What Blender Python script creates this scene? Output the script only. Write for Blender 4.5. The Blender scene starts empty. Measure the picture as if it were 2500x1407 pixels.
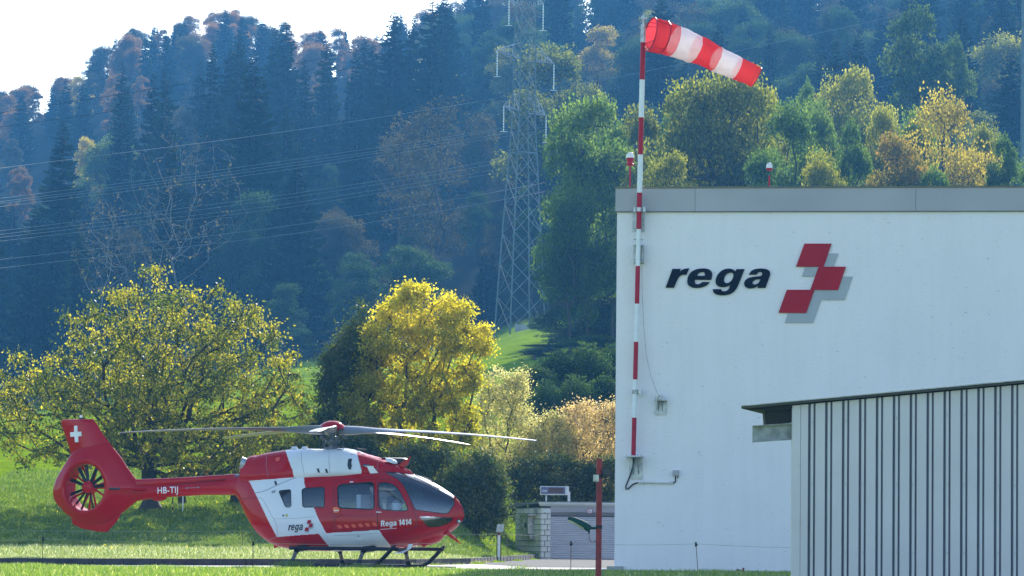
import bpy, math, random
import numpy as np
from mathutils import Vector, Matrix
from mathutils.geometry import tessellate_polygon
random.seed(7)
RS = np.random.RandomState(11)
D = bpy.data
SC = bpy.context.scene
COL = SC.collection
R = math.radians

# ------------------------------------------------------------ camera, sky, sun, exposure
FPX = 9800.0
CAMZ = 0.88
cam_d = D.cameras.new('camera'); cam = D.objects.new('camera', cam_d); COL.objects.link(cam); SC.camera = cam
cam_d.sensor_width = 36; cam_d.lens = FPX/2500*36; cam_d.clip_start = 0.5; cam_d.clip_end = 6000
PITCH = math.atan((1305-703.5)/FPX)
CM = Matrix.Translation((0, 0, CAMZ)) @ Matrix.Rotation(math.pi/2+PITCH, 4, 'X') @ Matrix.Rotation(R(0.55), 4, 'Z')
cam.matrix_world = CM
SUN_AZ = 13.0      # degrees right of the view direction (+Y)
SUN_EL = 27.0
world = D.worlds.new("World"); SC.world = world; world.use_nodes = True
wn = world.node_tree.nodes; wl = world.node_tree.links
bg = wn['Background']; bg.inputs[1].default_value = 0.15
sky = wn.new('ShaderNodeTexSky'); sky.sky_type = 'NISHITA'; sky.sun_disc = False
sky.sun_elevation = R(SUN_EL); sky.sun_rotation = R(SUN_AZ)
sky.air_density = 1.0; sky.dust_density = 1.0; sky.ozone_density = 2.4; sky.altitude = 500
wl.new(sky.outputs[0], bg.inputs[0])
sun_d = D.lights.new('sun', 'SUN'); sun = D.objects.new('sun', sun_d); COL.objects.link(sun)
sun_d.energy = 4.2; sun_d.angle = R(0.5); sun_d.color = (1.0, 0.94, 0.84)
sdir = Vector((math.sin(R(SUN_AZ))*math.cos(R(SUN_EL)), math.cos(R(SUN_AZ))*math.cos(R(SUN_EL)), math.sin(R(SUN_EL))))
sun.rotation_euler = sdir.to_track_quat('Z', 'Y').to_euler()
SC.view_settings.view_transform = 'Standard'; SC.view_settings.look = 'None'
SC.view_settings.exposure = 1.2; SC.view_settings.gamma = 1.0; SC.view_settings.use_curve_mapping = False
SC.render.engine = 'CYCLES'
SC.cycles.max_bounces = 7; SC.cycles.transparent_max_bounces = 12; SC.cycles.volume_bounces = 0
SC.cycles.transmission_bounces = 4; SC.cycles.diffuse_bounces = 3; SC.cycles.glossy_bounces = 3

# ------------------------------------------------------------ helpers
CO = Vector((0, 0, CAMZ)); CR = CM.to_3x3()
def ray(px, py):
    return (CR @ Vector(((px-1250)/FPX, -(py-703.5)/FPX, -1))).normalized()
def at(px, py, Y):
    d = ray(px, py); return CO + d*(Y/d.y)
def at_plane(px, py, p0, n):
    d = ray(px, py); t = (Vector(p0)-CO).dot(n)/d.dot(n); return CO + d*t
CRT = np.array(CR.transposed())
def project(P):
    P = np.asarray(P, float); Q = (P - np.array([0, 0, CAMZ])) @ CRT.T
    return np.stack([1250 + FPX*Q[..., 0]/-Q[..., 2], 703.5 - FPX*Q[..., 1]/-Q[..., 2]], -1)

def tag(o, label=None, cat=None, group=None, kind=None):
    if label: o['label'] = label
    if cat: o['category'] = cat
    if group: o['group'] = group
    if kind: o['kind'] = kind
    return o
def empty(name, loc, label, cat, group=None, rz=0):
    o = D.objects.new(name, None); COL.objects.link(o); o.location = loc; o.rotation_euler = (0, 0, rz)
    o.empty_display_size = 0.3
    return tag(o, label, cat, group)

class MB:
    def __init__(s): s.V = []; s.F = []; s.M = []
    def add(s, verts, faces, m=0):
        b = len(s.V); s.V += [tuple(v) for v in verts]
        for f in faces: s.F.append(tuple(b+i for i in f)); s.M.append(m)
    def box(s, c, d, rot=None, m=0):
        hx, hy, hz = d[0]/2, d[1]/2, d[2]/2
        vs = [Vector((x, y, z)) for z in (-hz, hz) for y in (-hy, hy) for x in (-hx, hx)]
        if rot is not None: vs = [rot @ v for v in vs]
        c = Vector(c)
        s.add([v+c for v in vs], [(0, 2, 3, 1), (4, 5, 7, 6), (0, 1, 5, 4), (2, 6, 7, 3), (0, 4, 6, 2), (1, 3, 7, 5)], m)
    def tube(s, pts, rad, seg=8, cap=True, m=0, flat=1.0):
        pts = [Vector(p) for p in pts]; n = len(pts)
        if not hasattr(rad, '__len__'): rad = [rad]*n
        vs = []; prev = None
        for i, p in enumerate(pts):
            t = (pts[min(i+1, n-1)]-pts[max(i-1, 0)]).normalized()
            if prev is None:
                a = Vector((0, 0, 1)) if abs(t.z) < .9 else Vector((1, 0, 0)); u = t.cross(a).normalized()
            else:
                u = (prev - t*prev.dot(t)).normalized()
            prev = u; v = t.cross(u)
            for k in range(seg):
                an = 2*math.pi*k/seg
                vs.append(p + u*math.cos(an)*rad[i] + v*math.sin(an)*rad[i]*flat)
        fs = []
        for i in range(n-1):
            for k in range(seg):
                k2 = (k+1) % seg
                fs.append((i*seg+k, i*seg+k2, (i+1)*seg+k2, (i+1)*seg+k))
        if cap:
            fs.append(tuple(range(seg-1, -1, -1))); fs.append(tuple((n-1)*seg+k for k in range(seg)))
        s.add(vs, fs, m)
    def bar(s, a, b, w, m=0): s.tube([a, b], w*.6, 4, True, m)
    def prism(s, poly, ext, m=0):
        poly = [Vector(p) for p in poly]; ext = Vector(ext); n = len(poly)
        vs = poly + [p+ext for p in poly]
        tri = tessellate_polygon([poly])
        fs = [tuple(t) for t in tri] + [tuple(n+i for i in reversed(t)) for t in tri]
        fs += [(i, (i+1) % n, n+(i+1) % n, n+i) for i in range(n)]
        s.add(vs, fs, m)
    def lathe(s, prof, c, axis=(0, 0, 1), seg=16, m=0):
        q = Vector((0, 0, 1)).rotation_difference(Vector(axis).normalized()); c = Vector(c); vs = []
        for r, z in prof:
            for k in range(seg):
                a = 2*math.pi*k/seg; vs.append(q @ Vector((r*math.cos(a), r*math.sin(a), z)) + c)
        fs = []
        for i in range(len(prof)-1):
            for k in range(seg):
                k2 = (k+1) % seg; fs.append((i*seg+k, i*seg+k2, (i+1)*seg+k2, (i+1)*seg+k))
        fs.append(tuple(range(seg-1, -1, -1))); fs.append(tuple((len(prof)-1)*seg+k for k in range(seg)))
        s.add(vs, fs, m)
    def mesh(s, name, mats, smooth=False):
        me = D.meshes.new(name); me.from_pydata(s.V, [], s.F)
        if not isinstance(mats, (list, tuple)): mats = [mats]
        for m in mats: me.materials.append(m)
        if len(mats) > 1: me.polygons.foreach_set('material_index', s.M)
        me.validate(); me.update()
        fix_normals(me)
        if smooth: auto_smooth(me, smooth)
        return me
    def build(s, name, mats, parent=None, smooth=False, loc=None):
        return link(name, s.mesh(name, mats, smooth), parent, loc)
import bmesh
def fix_normals(me):
    bm = bmesh.new(); bm.from_mesh(me); bmesh.ops.recalc_face_normals(bm, faces=bm.faces); bm.to_mesh(me); bm.free()
def auto_smooth(me, ang=40):
    if ang is True: ang = 40
    me.polygons.foreach_set('use_smooth', [True]*len(me.polygons))
    bm = bmesh.new(); bm.from_mesh(me); lim = R(ang)
    for e in bm.edges:
        if len(e.link_faces) == 2:
            e.smooth = e.calc_face_angle(0) < lim
    bm.to_mesh(me); bm.free()
def link(name, me, parent=None, loc=None):
    o = D.objects.new(name, me); COL.objects.link(o)
    if loc is not None: o.location = loc
    if parent is not None:
        o.parent = parent
    return o
def wparent(o, parent):
    """parent an object whose mesh is given in world coordinates"""
    o.parent = parent; o.matrix_parent_inverse = parent.matrix_basis.inverted(); return o
def fast_mesh(name, V, F, mat, rnd=None, smooth=False):
    """V (n,3), F (m,k) with constant k"""
    me = D.meshes.new(name); V = np.ascontiguousarray(V, dtype=np.float32); F = np.ascontiguousarray(F, dtype=np.int32)
    me.vertices.add(len(V)); me.vertices.foreach_set('co', V.ravel())
    m, k = F.shape
    me.loops.add(m*k); me.loops.foreach_set('vertex_index', F.ravel())
    me.polygons.add(m); me.polygons.foreach_set('loop_start', np.arange(0, m*k, k, dtype=np.int32))
    if smooth: me.polygons.foreach_set('use_smooth', np.ones(m, dtype=bool))
    if rnd is not None:
        a = me.attributes.new('rnd', 'FLOAT', 'FACE'); a.data.foreach_set('value', np.ascontiguousarray(rnd, dtype=np.float32))
    me.update(calc_edges=True)
    if mat: me.materials.append(mat)
    return me

# ------------------------------------------------------------ materials
def nodes_of(name):
    m = D.materials.new(name); m.use_nodes = True; nt = m.node_tree
    return m, nt, nt.nodes, nt.links
def col4(c): return (c[0], c[1], c[2], 1)
def paint(name, c, rough=.5, metal=0, var=.12, scale=3.0, bump=0.0, bscale=40, coat=0, spec=.5, c2=None, stretch=(1, 1, 1), detail=4):
    m, nt, n, l = nodes_of(name); b = n['Principled BSDF']
    tc = n.new('ShaderNodeTexCoord'); mp = n.new('ShaderNodeMapping'); mp.inputs['Scale'].default_value = stretch
    l.new(tc.outputs['Object'], mp.inputs[0])
    nz = n.new('ShaderNodeTexNoise'); nz.inputs['Scale'].default_value = scale; nz.inputs['Detail'].default_value = detail
    l.new(mp.outputs[0], nz.inputs[0])
    rp = n.new('ShaderNodeValToRGB'); rp.color_ramp.elements[0].position = .3; rp.color_ramp.elements[1].position = .7
    lo = [x*(1-var) for x in c] if c2 is None else c2
    rp.color_ramp.elements[0].color = col4(lo); rp.color_ramp.elements[1].color = col4([min(1, x*(1+var*.5)) for x in c])
    l.new(nz.outputs[0], rp.inputs[0]); l.new(rp.outputs[0], b.inputs['Base Color'])
    b.inputs['Roughness'].default_value = rough; b.inputs['Metallic'].default_value = metal
    b.inputs['Specular IOR Level'].default_value = spec; b.inputs['Coat Weight'].default_value = coat; b.inputs['Coat Roughness'].default_value = .04
    if bump:
        n2 = n.new('ShaderNodeTexNoise'); n2.inputs['Scale'].default_value = bscale; n2.inputs['Detail'].default_value = 5
        l.new(mp.outputs[0], n2.inputs[0]); bp = n.new('ShaderNodeBump'); bp.inputs['Strength'].default_value = bump; bp.inputs['Distance'].default_value = .02
        l.new(n2.outputs[0], bp.inputs['Height']); l.new(bp.outputs[0], b.inputs['Normal'])
    return m
def leafmat(name, cols, trans=.5, gloss=.015, oscale=0.25, rough=.5, tint=1.6):
    """cols: list of (pos, colour) over the per-leaf random value"""
    m, nt, n, l = nodes_of(name); n.remove(n['Principled BSDF']); out = n['Material Output']
    at_ = n.new('ShaderNodeAttribute'); at_.attribute_name = 'rnd'
    oi = n.new('ShaderNodeObjectInfo')
    mu = n.new('ShaderNodeMath'); mu.operation = 'MULTIPLY_ADD'; mu.inputs[1].default_value = oscale; mu.inputs[2].default_value = -oscale/2
    l.new(oi.outputs['Random'], mu.inputs[0])
    ad = n.new('ShaderNodeMath'); ad.operation = 'ADD'; ad.use_clamp = True; l.new(at_.outputs['Fac'], ad.inputs[0]); l.new(mu.outputs[0], ad.inputs[1])
    rp = n.new('ShaderNodeValToRGB'); cr = rp.color_ramp
    cr.elements[0].position = cols[0][0]; cr.elements[0].color = col4(cols[0][1])
    cr.elements[1].position = cols[-1][0]; cr.elements[1].color = col4(cols[-1][1])
    for p, c in cols[1:-1]:
        e = cr.elements.new(p); e.color = col4(c)
    l.new(ad.outputs[0], rp.inputs[0])
    df = n.new('ShaderNodeBsdfDiffuse'); tr = n.new('ShaderNodeBsdfTranslucent'); gl = n.new('ShaderNodeBsdfGlossy'); gl.inputs['Roughness'].default_value = rough
    gl.inputs['Color'].default_value = (.8, .8, .8, 1)
    l.new(rp.outputs[0], df.inputs[0])
    g = n.new('ShaderNodeMix'); g.data_type = 'RGBA'; g.blend_type = 'MULTIPLY'; g.inputs[0].default_value = 1
    l.new(rp.outputs[0], g.inputs[6]); g.inputs[7].default_value = (tint, tint, tint*.7, 1); g.clamp_result = True
    l.new(g.outputs[2], tr.inputs[0])
    mx = n.new('ShaderNodeMixShader'); mx.inputs[0].default_value = trans; l.new(df.outputs[0], mx.inputs[1]); l.new(tr.outputs[0], mx.inputs[2])
    mg = n.new('ShaderNodeMixShader'); mg.inputs[0].default_value = gloss; l.new(mx.outputs[0], mg.inputs[1]); l.new(gl.outputs[0], mg.inputs[2])
    l.new(mg.outputs[0], out.inputs[0])
    return m

M = {}
M['bark'] = paint('bark', (.055, .045, .035), .9, var=.5, scale=8, bump=.6, bscale=30)
M['pale_bark'] = paint('pale_bark', (.15, .14, .12), .8, var=.4, scale=6)
M['galv'] = paint('galvanised_steel', (.42, .44, .45), .45, .7, var=.35, scale=9)
M['lattice'] = paint('lattice_steel', (.13, .17, .17), .6, 0, var=.2, scale=1.5, spec=.2)
M['lattice_bright'] = paint('lattice_sunlit', (.22, .25, .25), .5, .2, var=.2, scale=1.5)  # same steel made paler: sunlight on one face's braces, put into the colour
M['black'] = paint('black_paint', (.007, .008, .012), .4, var=.3, scale=4, spec=.3)
M['rubber'] = paint('black_rubber', (.008, .008, .01), .7, var=.3)
M['white'] = paint('white_enamel', (.78, .79, .80), .35, var=.05)
M['cable_white'] = paint('pale_conduit', (.6, .6, .58), .5)
M['sign_red'] = paint('sign_red', (.40, .004, .016), .5, var=.1, scale=2, spec=.15)
M['sign_grey'] = paint('sign_grey', (.36, .38, .42), .5, var=.08)
M['sign_navy'] = paint('sign_navy', (.002, .004, .012), .6, var=.2, spec=.1)
M['pole_red'] = paint('pole_red', (.40, .008, .03), .5, var=.15, scale=5, spec=.25)
M['pole_white'] = paint('pole_white', (.74, .77, .80), .4, var=.08, scale=5)
M['post_red'] = paint('post_red', (.24, .010, .010), .6, var=.35, scale=6, bump=.2)
M['glass_lamp'] = paint('lamp_glass', (.75, .76, .72), .12, var=.05, spec=.8)

# ------------------------------------------------------------ terrain shape
SX = np.array([-2500, 0, 300, 550, 750, 1100, 1300, 1700, 2500, 5000], float)
def zrow(Y, ys):
    return np.array([CAMZ + (1305-y)*Y/FPX for y in ys])
TY = [-200, 60, 80, 84, 112, 128, 140, 190, 300, 400, 425, 450, 600, 850, 1150]
TZ = [np.full(10, -.7), np.full(10, -.7), np.full(10, -.05), np.full(10, .02), np.full(10, .10), np.full(10, .45),
      np.array([1.6, 1.6, 1.62, 1.65, 1.65, 1.65, 1.6, 1.6, 1.6, 1.6]),
      np.array([4.4, 5.3, 5.6, 5.9, 6.1, 6.3, 6.4, 6.5, 6.6, 6.6]),
      zrow(300, [1075, 1042, 1005, 968, 945, 905, 872, 850, 830, 830]),
      zrow(400, [1065, 1030, 985, 935, 900, 865, 805, 760, 720, 720]),
      zrow(425, [1065, 1030, 985, 935, 900, 865, 800, 755, 700, 700]),
      zrow(450, [1000, 965, 925, 890, 850, 800, 740, 690, 620, 600]),
      zrow(600, [760, 660, 600, 550, 500, 400, 360, 320, 240, 160]),
      zrow(850, [430, 330, 185, 150, 195, 160, 90, 40, -30, -80]),
      zrow(1150, [500, 420, 300, 260, 300, 260, 200, 160, 100, 60])]
TZ = np.array(TZ); TY = np.array(TY, float)
KS = np.array([-3000, 0, 600, 1000, 1150, 1250, 1318, 1345, 3000, 6000], float)
KY = np.array([99, 99.3, 105, 110, 117, 132, 145, 156, 157, 157], float)
FS = np.array([-3000, 0, 1250, 1500, 5000], float); FY = np.array([94, 94.3, 97.6, 98.3, 98.5], float)
def sx(X, Y):
    return np.where(Y > 20, 1250 + FPX*X/np.maximum(Y, 20), 1250 + FPX*X/20)
def table(S, Y):
    i = np.clip(np.searchsorted(TY, Y)-1, 0, len(TY)-2); f = (Y-TY[i])/(TY[i+1]-TY[i]); f = np.clip(f, 0, 1)
    S = np.clip(S, SX[0], SX[-1]); j = np.clip(np.searchsorted(SX, S)-1, 0, len(SX)-2); g = (S-SX[j])/(SX[j+1]-SX[j])
    g = g*g*(3-2*g)*.5+g*.5
    a = TZ[i, j]*(1-g)+TZ[i, j+1]*g; b = TZ[i+1, j]*(1-g)+TZ[i+1, j+1]*g
    return a*(1-f)+b*f
def ss(a, b, x):
    t = np.clip((x-a)/(b-a), 0, 1); return t*t*(3-2*t)
def zg(X, Y):
    X = np.asarray(X, float); Y = np.asarray(Y, float); S = sx(X, Y); K = np.interp(S, KS, KY)+.5
    z = table(S, Y)
    z = z + (.05*np.sin(X*.9+Y*.35)*np.sin(Y*.8-X*.23) + .03*np.sin(X*2.3+1.3)*np.sin(Y*1.9+X*.5))*ss(124, 130, Y)*(1-ss(300, 400, Y))
    low = np.where(Y > 82, 0.0, z)
    t = ss(0, 1, (Y-K)/np.interp(S, [1000, 1180, 1260, 1500], [4, 36, 75, 75]))
    back = .10 + (np.maximum(z, .10)-.10)*t
    fr = np.interp(S, FS, FY)
    mid = np.where(Y < fr, np.where(Y < 84, np.minimum(z, .04), .028*(1-ss(90, 94, Y))+.003), -.02)
    return np.where(Y < K, mid, back)
def zgf(x, y): return float(zg(np.array([x]), np.array([y]))[0])
# ------------------------------------------------------------ ground sheet
def ground_mat():
    m, nt, n, l = nodes_of('meadow_grass'); b = n['Principled BSDF']
    tc = n.new('ShaderNodeTexCoord')
    def nz(s, d=5):
        a = n.new('ShaderNodeTexNoise'); a.inputs['Scale'].default_value = s; a.inputs['Detail'].default_value = d; l.new(tc.outputs['Object'], a.inputs[0]); return a
    a = nz(.25, 3); f = nz(2.2, 8)
    r1 = n.new('ShaderNodeValToRGB'); e = r1.color_ramp.elements
    e[0].position = .3; e[0].color = (.10, .17, .008, 1); e[1].position = .72; e[1].color = (.26, .36, .012, 1)
    l.new(f.outputs[0], r1.inputs[0])
    r2 = n.new('ShaderNodeValToRGB'); e = r2.color_ramp.elements
    e[0].position = .35; e[0].color = (.8, .85, .7, 1); e[1].position = .65; e[1].color = (1.1, 1.1, .9, 1)
    l.new(a.outputs[0], r2.inputs[0])
    mx = n.new('ShaderNodeMix'); mx.data_type = 'RGBA'; mx.blend_type = 'MULTIPLY'; mx.inputs[0].default_value = 1
    l.new(r1.outputs[0], mx.inputs[6]); l.new(r2.outputs[0], mx.inputs[7]); 
    # forest floor beyond the meadow crest (a different ground cover)
    sp = n.new('ShaderNodeSeparateXYZ'); l.new(tc.outputs['Object'], sp.inputs[0])
    mr = n.new('ShaderNodeMapRange'); mr.inputs[1].default_value = 428; mr.inputs[2].default_value = 436; l.new(sp.outputs[1], mr.inputs[0])
    m2 = n.new('ShaderNodeMix'); m2.data_type = 'RGBA'; l.new(mr.outputs[0], m2.inputs[0]); l.new(mx.outputs[2], m2.inputs[6]); m2.inputs[7].default_value = (.028, .03, .018, 1)
    l.new(m2.outputs[2], b.inputs['Base Color'])
    b.inputs['Roughness'].default_value = .85; b.inputs['Specular IOR Level'].default_value = 0
    bp = n.new('ShaderNodeBump'); bp.inputs['Strength'].default_value = .8; bp.inputs['Distance'].default_value = .12
    l.new(f.outputs[0], bp.inputs['Height']); l.new(bp.outputs[0], b.inputs['Normal'])
    return m
M['meadow'] = ground_mat()
xs = np.concatenate([-np.geomspace(520, 31, 34), np.arange(-30, 30.01, .6), np.geomspace(31, 520, 34)])
ys = np.concatenate([[-60, -30, 0, 30, 50, 60, 65, 70, 75], np.arange(78, 160, .5), np.arange(160, 300, 3), np.arange(300, 470, 4), np.arange(470, 1101, 10)])
XX, YY = np.meshgrid(xs, ys); ZZ = zg(XX, YY)
nx, ny = len(xs), len(ys)
idx = np.arange(nx*ny).reshape(ny, nx)
F = np.stack([idx[:-1, :-1], idx[:-1, 1:], idx[1:, 1:], idx[1:, :-1]], -1).reshape(-1, 4)
g = link('ground', fast_mesh('ground', np.stack([XX, YY, ZZ], -1).reshape(-1, 3), F, M['meadow'], smooth=True)); tag(g, kind='structure')

# helicopter pad / apron of pale concrete, one sheet above the ground
M['concrete'] = paint('pad_concrete', (.36, .355, .34), .85, var=.22, scale=.8, bump=.15, bscale=20, detail=8)
S = np.concatenate([np.arange(-2000, 1200, 60), np.arange(1200, 1300, 6), np.arange(1300, 3400, 60)])
V = []; F = []
for i, s in enumerate(S):
    k = float(np.interp(s, KS, KY)); f = float(np.interp(s, FS, FY))-.25
    V += [((s-1250)/FPX*f, f, .004), ((s-1250)/FPX*k, k, .004)]
for i in range(len(S)-1): F.append((2*i, 2*i+2, 2*i+3, 2*i+1))
pad = link('helipad', fast_mesh('helipad', np.array(V), np.array(F), M['concrete'])); tag(pad, kind='structure')

M['apron_dark'] = paint('apron_dark_grey', (.085, .088, .092), .9, var=.3, scale=1.2, bump=.3, bscale=40, spec=.1)  # darker grey sheet over the pad, in front of the pump house
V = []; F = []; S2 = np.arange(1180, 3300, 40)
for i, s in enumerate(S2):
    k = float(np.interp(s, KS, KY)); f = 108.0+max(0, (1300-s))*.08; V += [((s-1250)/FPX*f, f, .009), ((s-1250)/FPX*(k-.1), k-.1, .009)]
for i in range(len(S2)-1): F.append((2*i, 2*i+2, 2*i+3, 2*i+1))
ap = link('apron', fast_mesh('apron', np.array(V), np.array(F), M['apron_dark'])); tag(ap, kind='structure')
# kerb stones along the rear edge of the pad
M['kerb'] = paint('kerb_stone', (.06, .06, .062), .9, var=.35, scale=5, bump=.4)
line = []
for s in np.arange(-900, 1320, 2.0):
    k = float(np.interp(s, KS, KY)); line.append(Vector(((s-1250)/FPX*k, k, 0)))
stone = MB(); stone.box((0, 0, 0), (.985, .16, .26)); stone_me = stone.mesh('kerbstone', M['kerb'])
kerb = D.objects.new('kerb', None); COL.objects.link(kerb); tag(kerb, kind='structure')
acc = 0; last = line[0]; start = line[0]
for p in line[1:]:
    if (p-start).length >= 1.0:
        d = (p-start).normalized(); mid = (p+start)/2
        o = link('kerbstone', stone_me, kerb, (mid.x, mid.y, .045 + random.uniform(-.004, .004))); o.rotation_euler = (0, 0, math.atan2(d.y, d.x))
        start = p

# grass blades
def blades(P, h, w, lean=.45, seed=1):
    rs = np.random.RandomState(seed); n = len(P)
    a = rs.uniform(0, 2*np.pi, n); la = rs.uniform(0, 2*np.pi, n)
    hh = h*rs.uniform(.5, 1.25, n); ww = w*rs.uniform(.6, 1.3, n); le = hh*lean*rs.uniform(.2, 1.3, n)
    dx, dy = np.cos(a)*ww/2, np.sin(a)*ww/2
    b0 = P + np.stack([dx, dy, np.full(n, -.01)], -1); b1 = P + np.stack([-dx, -dy, np.full(n, -.01)], -1)
    mx = np.stack([np.cos(la)*le*.35, np.sin(la)*le*.35, hh*.6], -1)
    m0 = P + mx + np.stack([dx, dy, 0*dx], -1)*.75; m1 = P + mx - np.stack([dx, dy, 0*dx], -1)*.75
    t = P + np.stack([np.cos(la)*le, np.sin(la)*le, hh], -1)
    V = np.stack([b0, b1, m1, m0, t], 1).reshape(-1, 3)
    i = np.arange(n)*5
    F = np.concatenate([np.stack([i, i+1, i+2], -1), np.stack([i, i+2, i+3], -1), np.stack([i+3, i+2, i+4], -1)])
    r = rs.uniform(0, 1, n)
    return V, F, np.concatenate([r, r, r])
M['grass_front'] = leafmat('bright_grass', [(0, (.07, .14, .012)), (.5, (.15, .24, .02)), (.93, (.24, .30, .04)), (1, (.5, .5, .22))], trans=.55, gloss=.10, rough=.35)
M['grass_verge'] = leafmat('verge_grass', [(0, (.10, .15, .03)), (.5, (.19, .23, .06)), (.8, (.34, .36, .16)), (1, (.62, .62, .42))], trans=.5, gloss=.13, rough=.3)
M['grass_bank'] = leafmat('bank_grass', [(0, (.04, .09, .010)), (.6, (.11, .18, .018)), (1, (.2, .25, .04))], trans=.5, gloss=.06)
def clump(X, Y, k=.7, f=1.0):
    return .5+.5*np.sin(X*2.1*f+1.7*np.sin(Y*1.3*f))*np.sin(Y*1.7*f+1.3*np.sin(X*.9*f))*k
# front strip
rs = np.random.RandomState(3)
n = 170000; X = rs.uniform(-13.5, 13.5, n); Y = np.where(rs.uniform(0, 1, n) < .45, 98.4 - np.abs(rs.normal(0, 1, n))*3.0, rs.uniform(78, 98.4, n))
fr = np.interp(sx(X, Y), FS, FY); Y = np.minimum(Y, fr - rs.exponential(.12, n)); keep = Y > 77; X, Y = X[keep], Y[keep]
P = np.stack([X, Y, zg(X, Y)], -1)
hh = (.055 + .06*clump(X, Y)**2 + .03*clump(X, Y, 1, .23))*(1.15-.75*ss(89, 94, Y))
V, F, r = blades(P, hh, .018, .6, 5)
g1 = link('grass', fast_mesh('grass', V, F, M['grass_front'], r)); tag(g1, 'bright sunlit grass strip in front of the helipad at the bottom of the picture', 'grass', kind='stuff')
# verge
n = 80000; X = rs.uniform(-16, 6, n); Y = rs.uniform(99, 131, n); K = np.interp(sx(X, Y), KS, KY); keep = Y > K+.12; X, Y = X[keep], Y[keep]; K = K[keep]
X = np.concatenate([X, rs.uniform(-14, 1, 14000)]); Yn = rs.uniform(0, .9, 14000); Kn = np.interp(sx(X[-14000:], np.full(14000, 106.)), KS, KY); Y = np.concatenate([Y, Kn+.12+Yn])
P = np.stack([X, Y, zg(X, Y)], -1)
V, F, r = blades(P, .06+.07*clump(X, Y), .018, .7, 6)
g2 = link('verge_grass', fast_mesh('verge_grass', V, F, M['grass_verge'], r)); tag(g2, 'pale glinting grass verge behind the dark kerb', 'grass', kind='stuff')
# bank and lower lawn
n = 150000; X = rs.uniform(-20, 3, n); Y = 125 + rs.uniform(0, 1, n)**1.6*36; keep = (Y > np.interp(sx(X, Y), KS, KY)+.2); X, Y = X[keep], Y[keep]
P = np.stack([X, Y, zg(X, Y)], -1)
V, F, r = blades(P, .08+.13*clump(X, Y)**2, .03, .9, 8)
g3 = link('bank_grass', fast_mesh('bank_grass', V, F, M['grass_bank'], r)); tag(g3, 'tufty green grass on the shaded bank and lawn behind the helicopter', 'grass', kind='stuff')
# taller tufts at the front edge
def tuft(px, Y, rad, h, nb, label, seed):
    rs = np.random.RandomState(seed); c = at(px, 1390, Y)
    x = c.x+rs.normal(0, rad, nb); y = Y+rs.normal(0, .15, nb); P = np.stack([x, y, zg(x, y)], -1)
    V, F, r = blades(P, h, .016, 1.0, seed)
    o = link('grass_tuft', fast_mesh('grass_tuft', V, F, M['grass_front'], r)); tag(o, label, 'grass tuft', 'tall grass tufts at the edge of the pad', kind='stuff')
tuft(717, 96.0, .22, .20, 420, 'biggest dark green grass tuft before the rear skid leg', 31)
tuft(870, 96.6, .20, .15, 260, 'grass tuft in front of the front skid leg of the helicopter', 32)
tuft(930, 96.4, .16, .14, 200, 'grass tuft below the front end of the near skid', 33)
tuft(72, 94.0, .25, .12, 260, 'low weedy tuft beside the fence post at far left', 34)
tuft(1265, 97.2, .14, .17, 70, 'thin yellowish weed stalks left of the pump house', 35)
# ------------------------------------------------------------ hangar
def plaster_mat():
    m, nt, n, l = nodes_of('white_plaster'); b = n['Principled BSDF']; tc = n.new('ShaderNodeTexCoord')
    a = n.new('ShaderNodeTexNoise'); a.inputs['Scale'].default_value = .7; a.inputs['Detail'].default_value = 6; l.new(tc.outputs['Object'], a.inputs[0])
    rp = n.new('ShaderNodeValToRGB'); e = rp.color_ramp.elements; e[0].position = .3; e[0].color = (.79, .745, .78, 1); e[1].position = .7; e[1].color = (.83, .785, .82, 1)
    l.new(a.outputs[0], rp.inputs[0])
    # dirt splashes towards the foot, vertical streaks
    mp = n.new('ShaderNodeMapping'); mp.inputs['Scale'].default_value = (5, 5, .35); l.new(tc.outputs['Object'], mp.inputs[0])
    st = n.new('ShaderNodeTexNoise'); st.inputs['Scale'].default_value = 1.0; st.inputs['Detail'].default_value = 6; l.new(mp.outputs[0], st.inputs[0])
    r2 = n.new('ShaderNodeValToRGB'); e = r2.color_ramp.elements; e[0].position = .42; e[0].color = (1, 1, 1, 1); e[1].position = .75; e[1].color = (.965, .97, .96, 1)
    l.new(st.outputs[0], r2.inputs[0])
    mx = n.new('ShaderNodeMix'); mx.data_type = 'RGBA'; mx.blend_type = 'MULTIPLY'; mx.inputs[0].default_value = 1; l.new(rp.outputs[0], mx.inputs[6]); l.new(r2.outputs[0], mx.inputs[7])
    # pitted dark specks
    vo = n.new('ShaderNodeTexNoise'); vo.inputs['Scale'].default_value = 9; vo.inputs['Detail'].default_value = 8; mq = n.new('ShaderNodeMapping'); mq.inputs['Scale'].default_value = (1, 1, 2.2)
    l.new(tc.outputs['Object'], mq.inputs[0]); l.new(mq.outputs[0], vo.inputs[0])
    r3 = n.new('ShaderNodeValToRGB'); e = r3.color_ramp.elements; e[0].position = .27; e[0].color = (.72, .72, .70, 1); e[1].position = .33; e[1].color = (1, 1, 1, 1); l.new(vo.outputs[0], r3.inputs[0])
    m2 = n.new('ShaderNodeMix'); m2.data_type = 'RGBA'; m2.blend_type = 'MULTIPLY'; m2.inputs[0].default_value = 1; l.new(mx.outputs[2], m2.inputs[6]); l.new(r3.outputs[0], m2.inputs[7])
    l.new(m2.outputs[2], b.inputs['Base Color']); b.inputs['Roughness'].default_value = .9; b.inputs['Specular IOR Level'].default_value = .2
    n2 = n.new('ShaderNodeTexNoise'); n2.inputs['Scale'].default_value = 14; n2.inputs['Detail'].default_value = 8; l.new(mq.outputs[0], n2.inputs[0])
    bp = n.new('ShaderNodeBump'); bp.inputs['Strength'].default_value = .28; bp.inputs['Distance'].default_value = .03; l.new(n2.outputs[0], bp.inputs['Height']); l.new(bp.outputs[0], b.inputs['Normal'])
    return m
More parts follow.
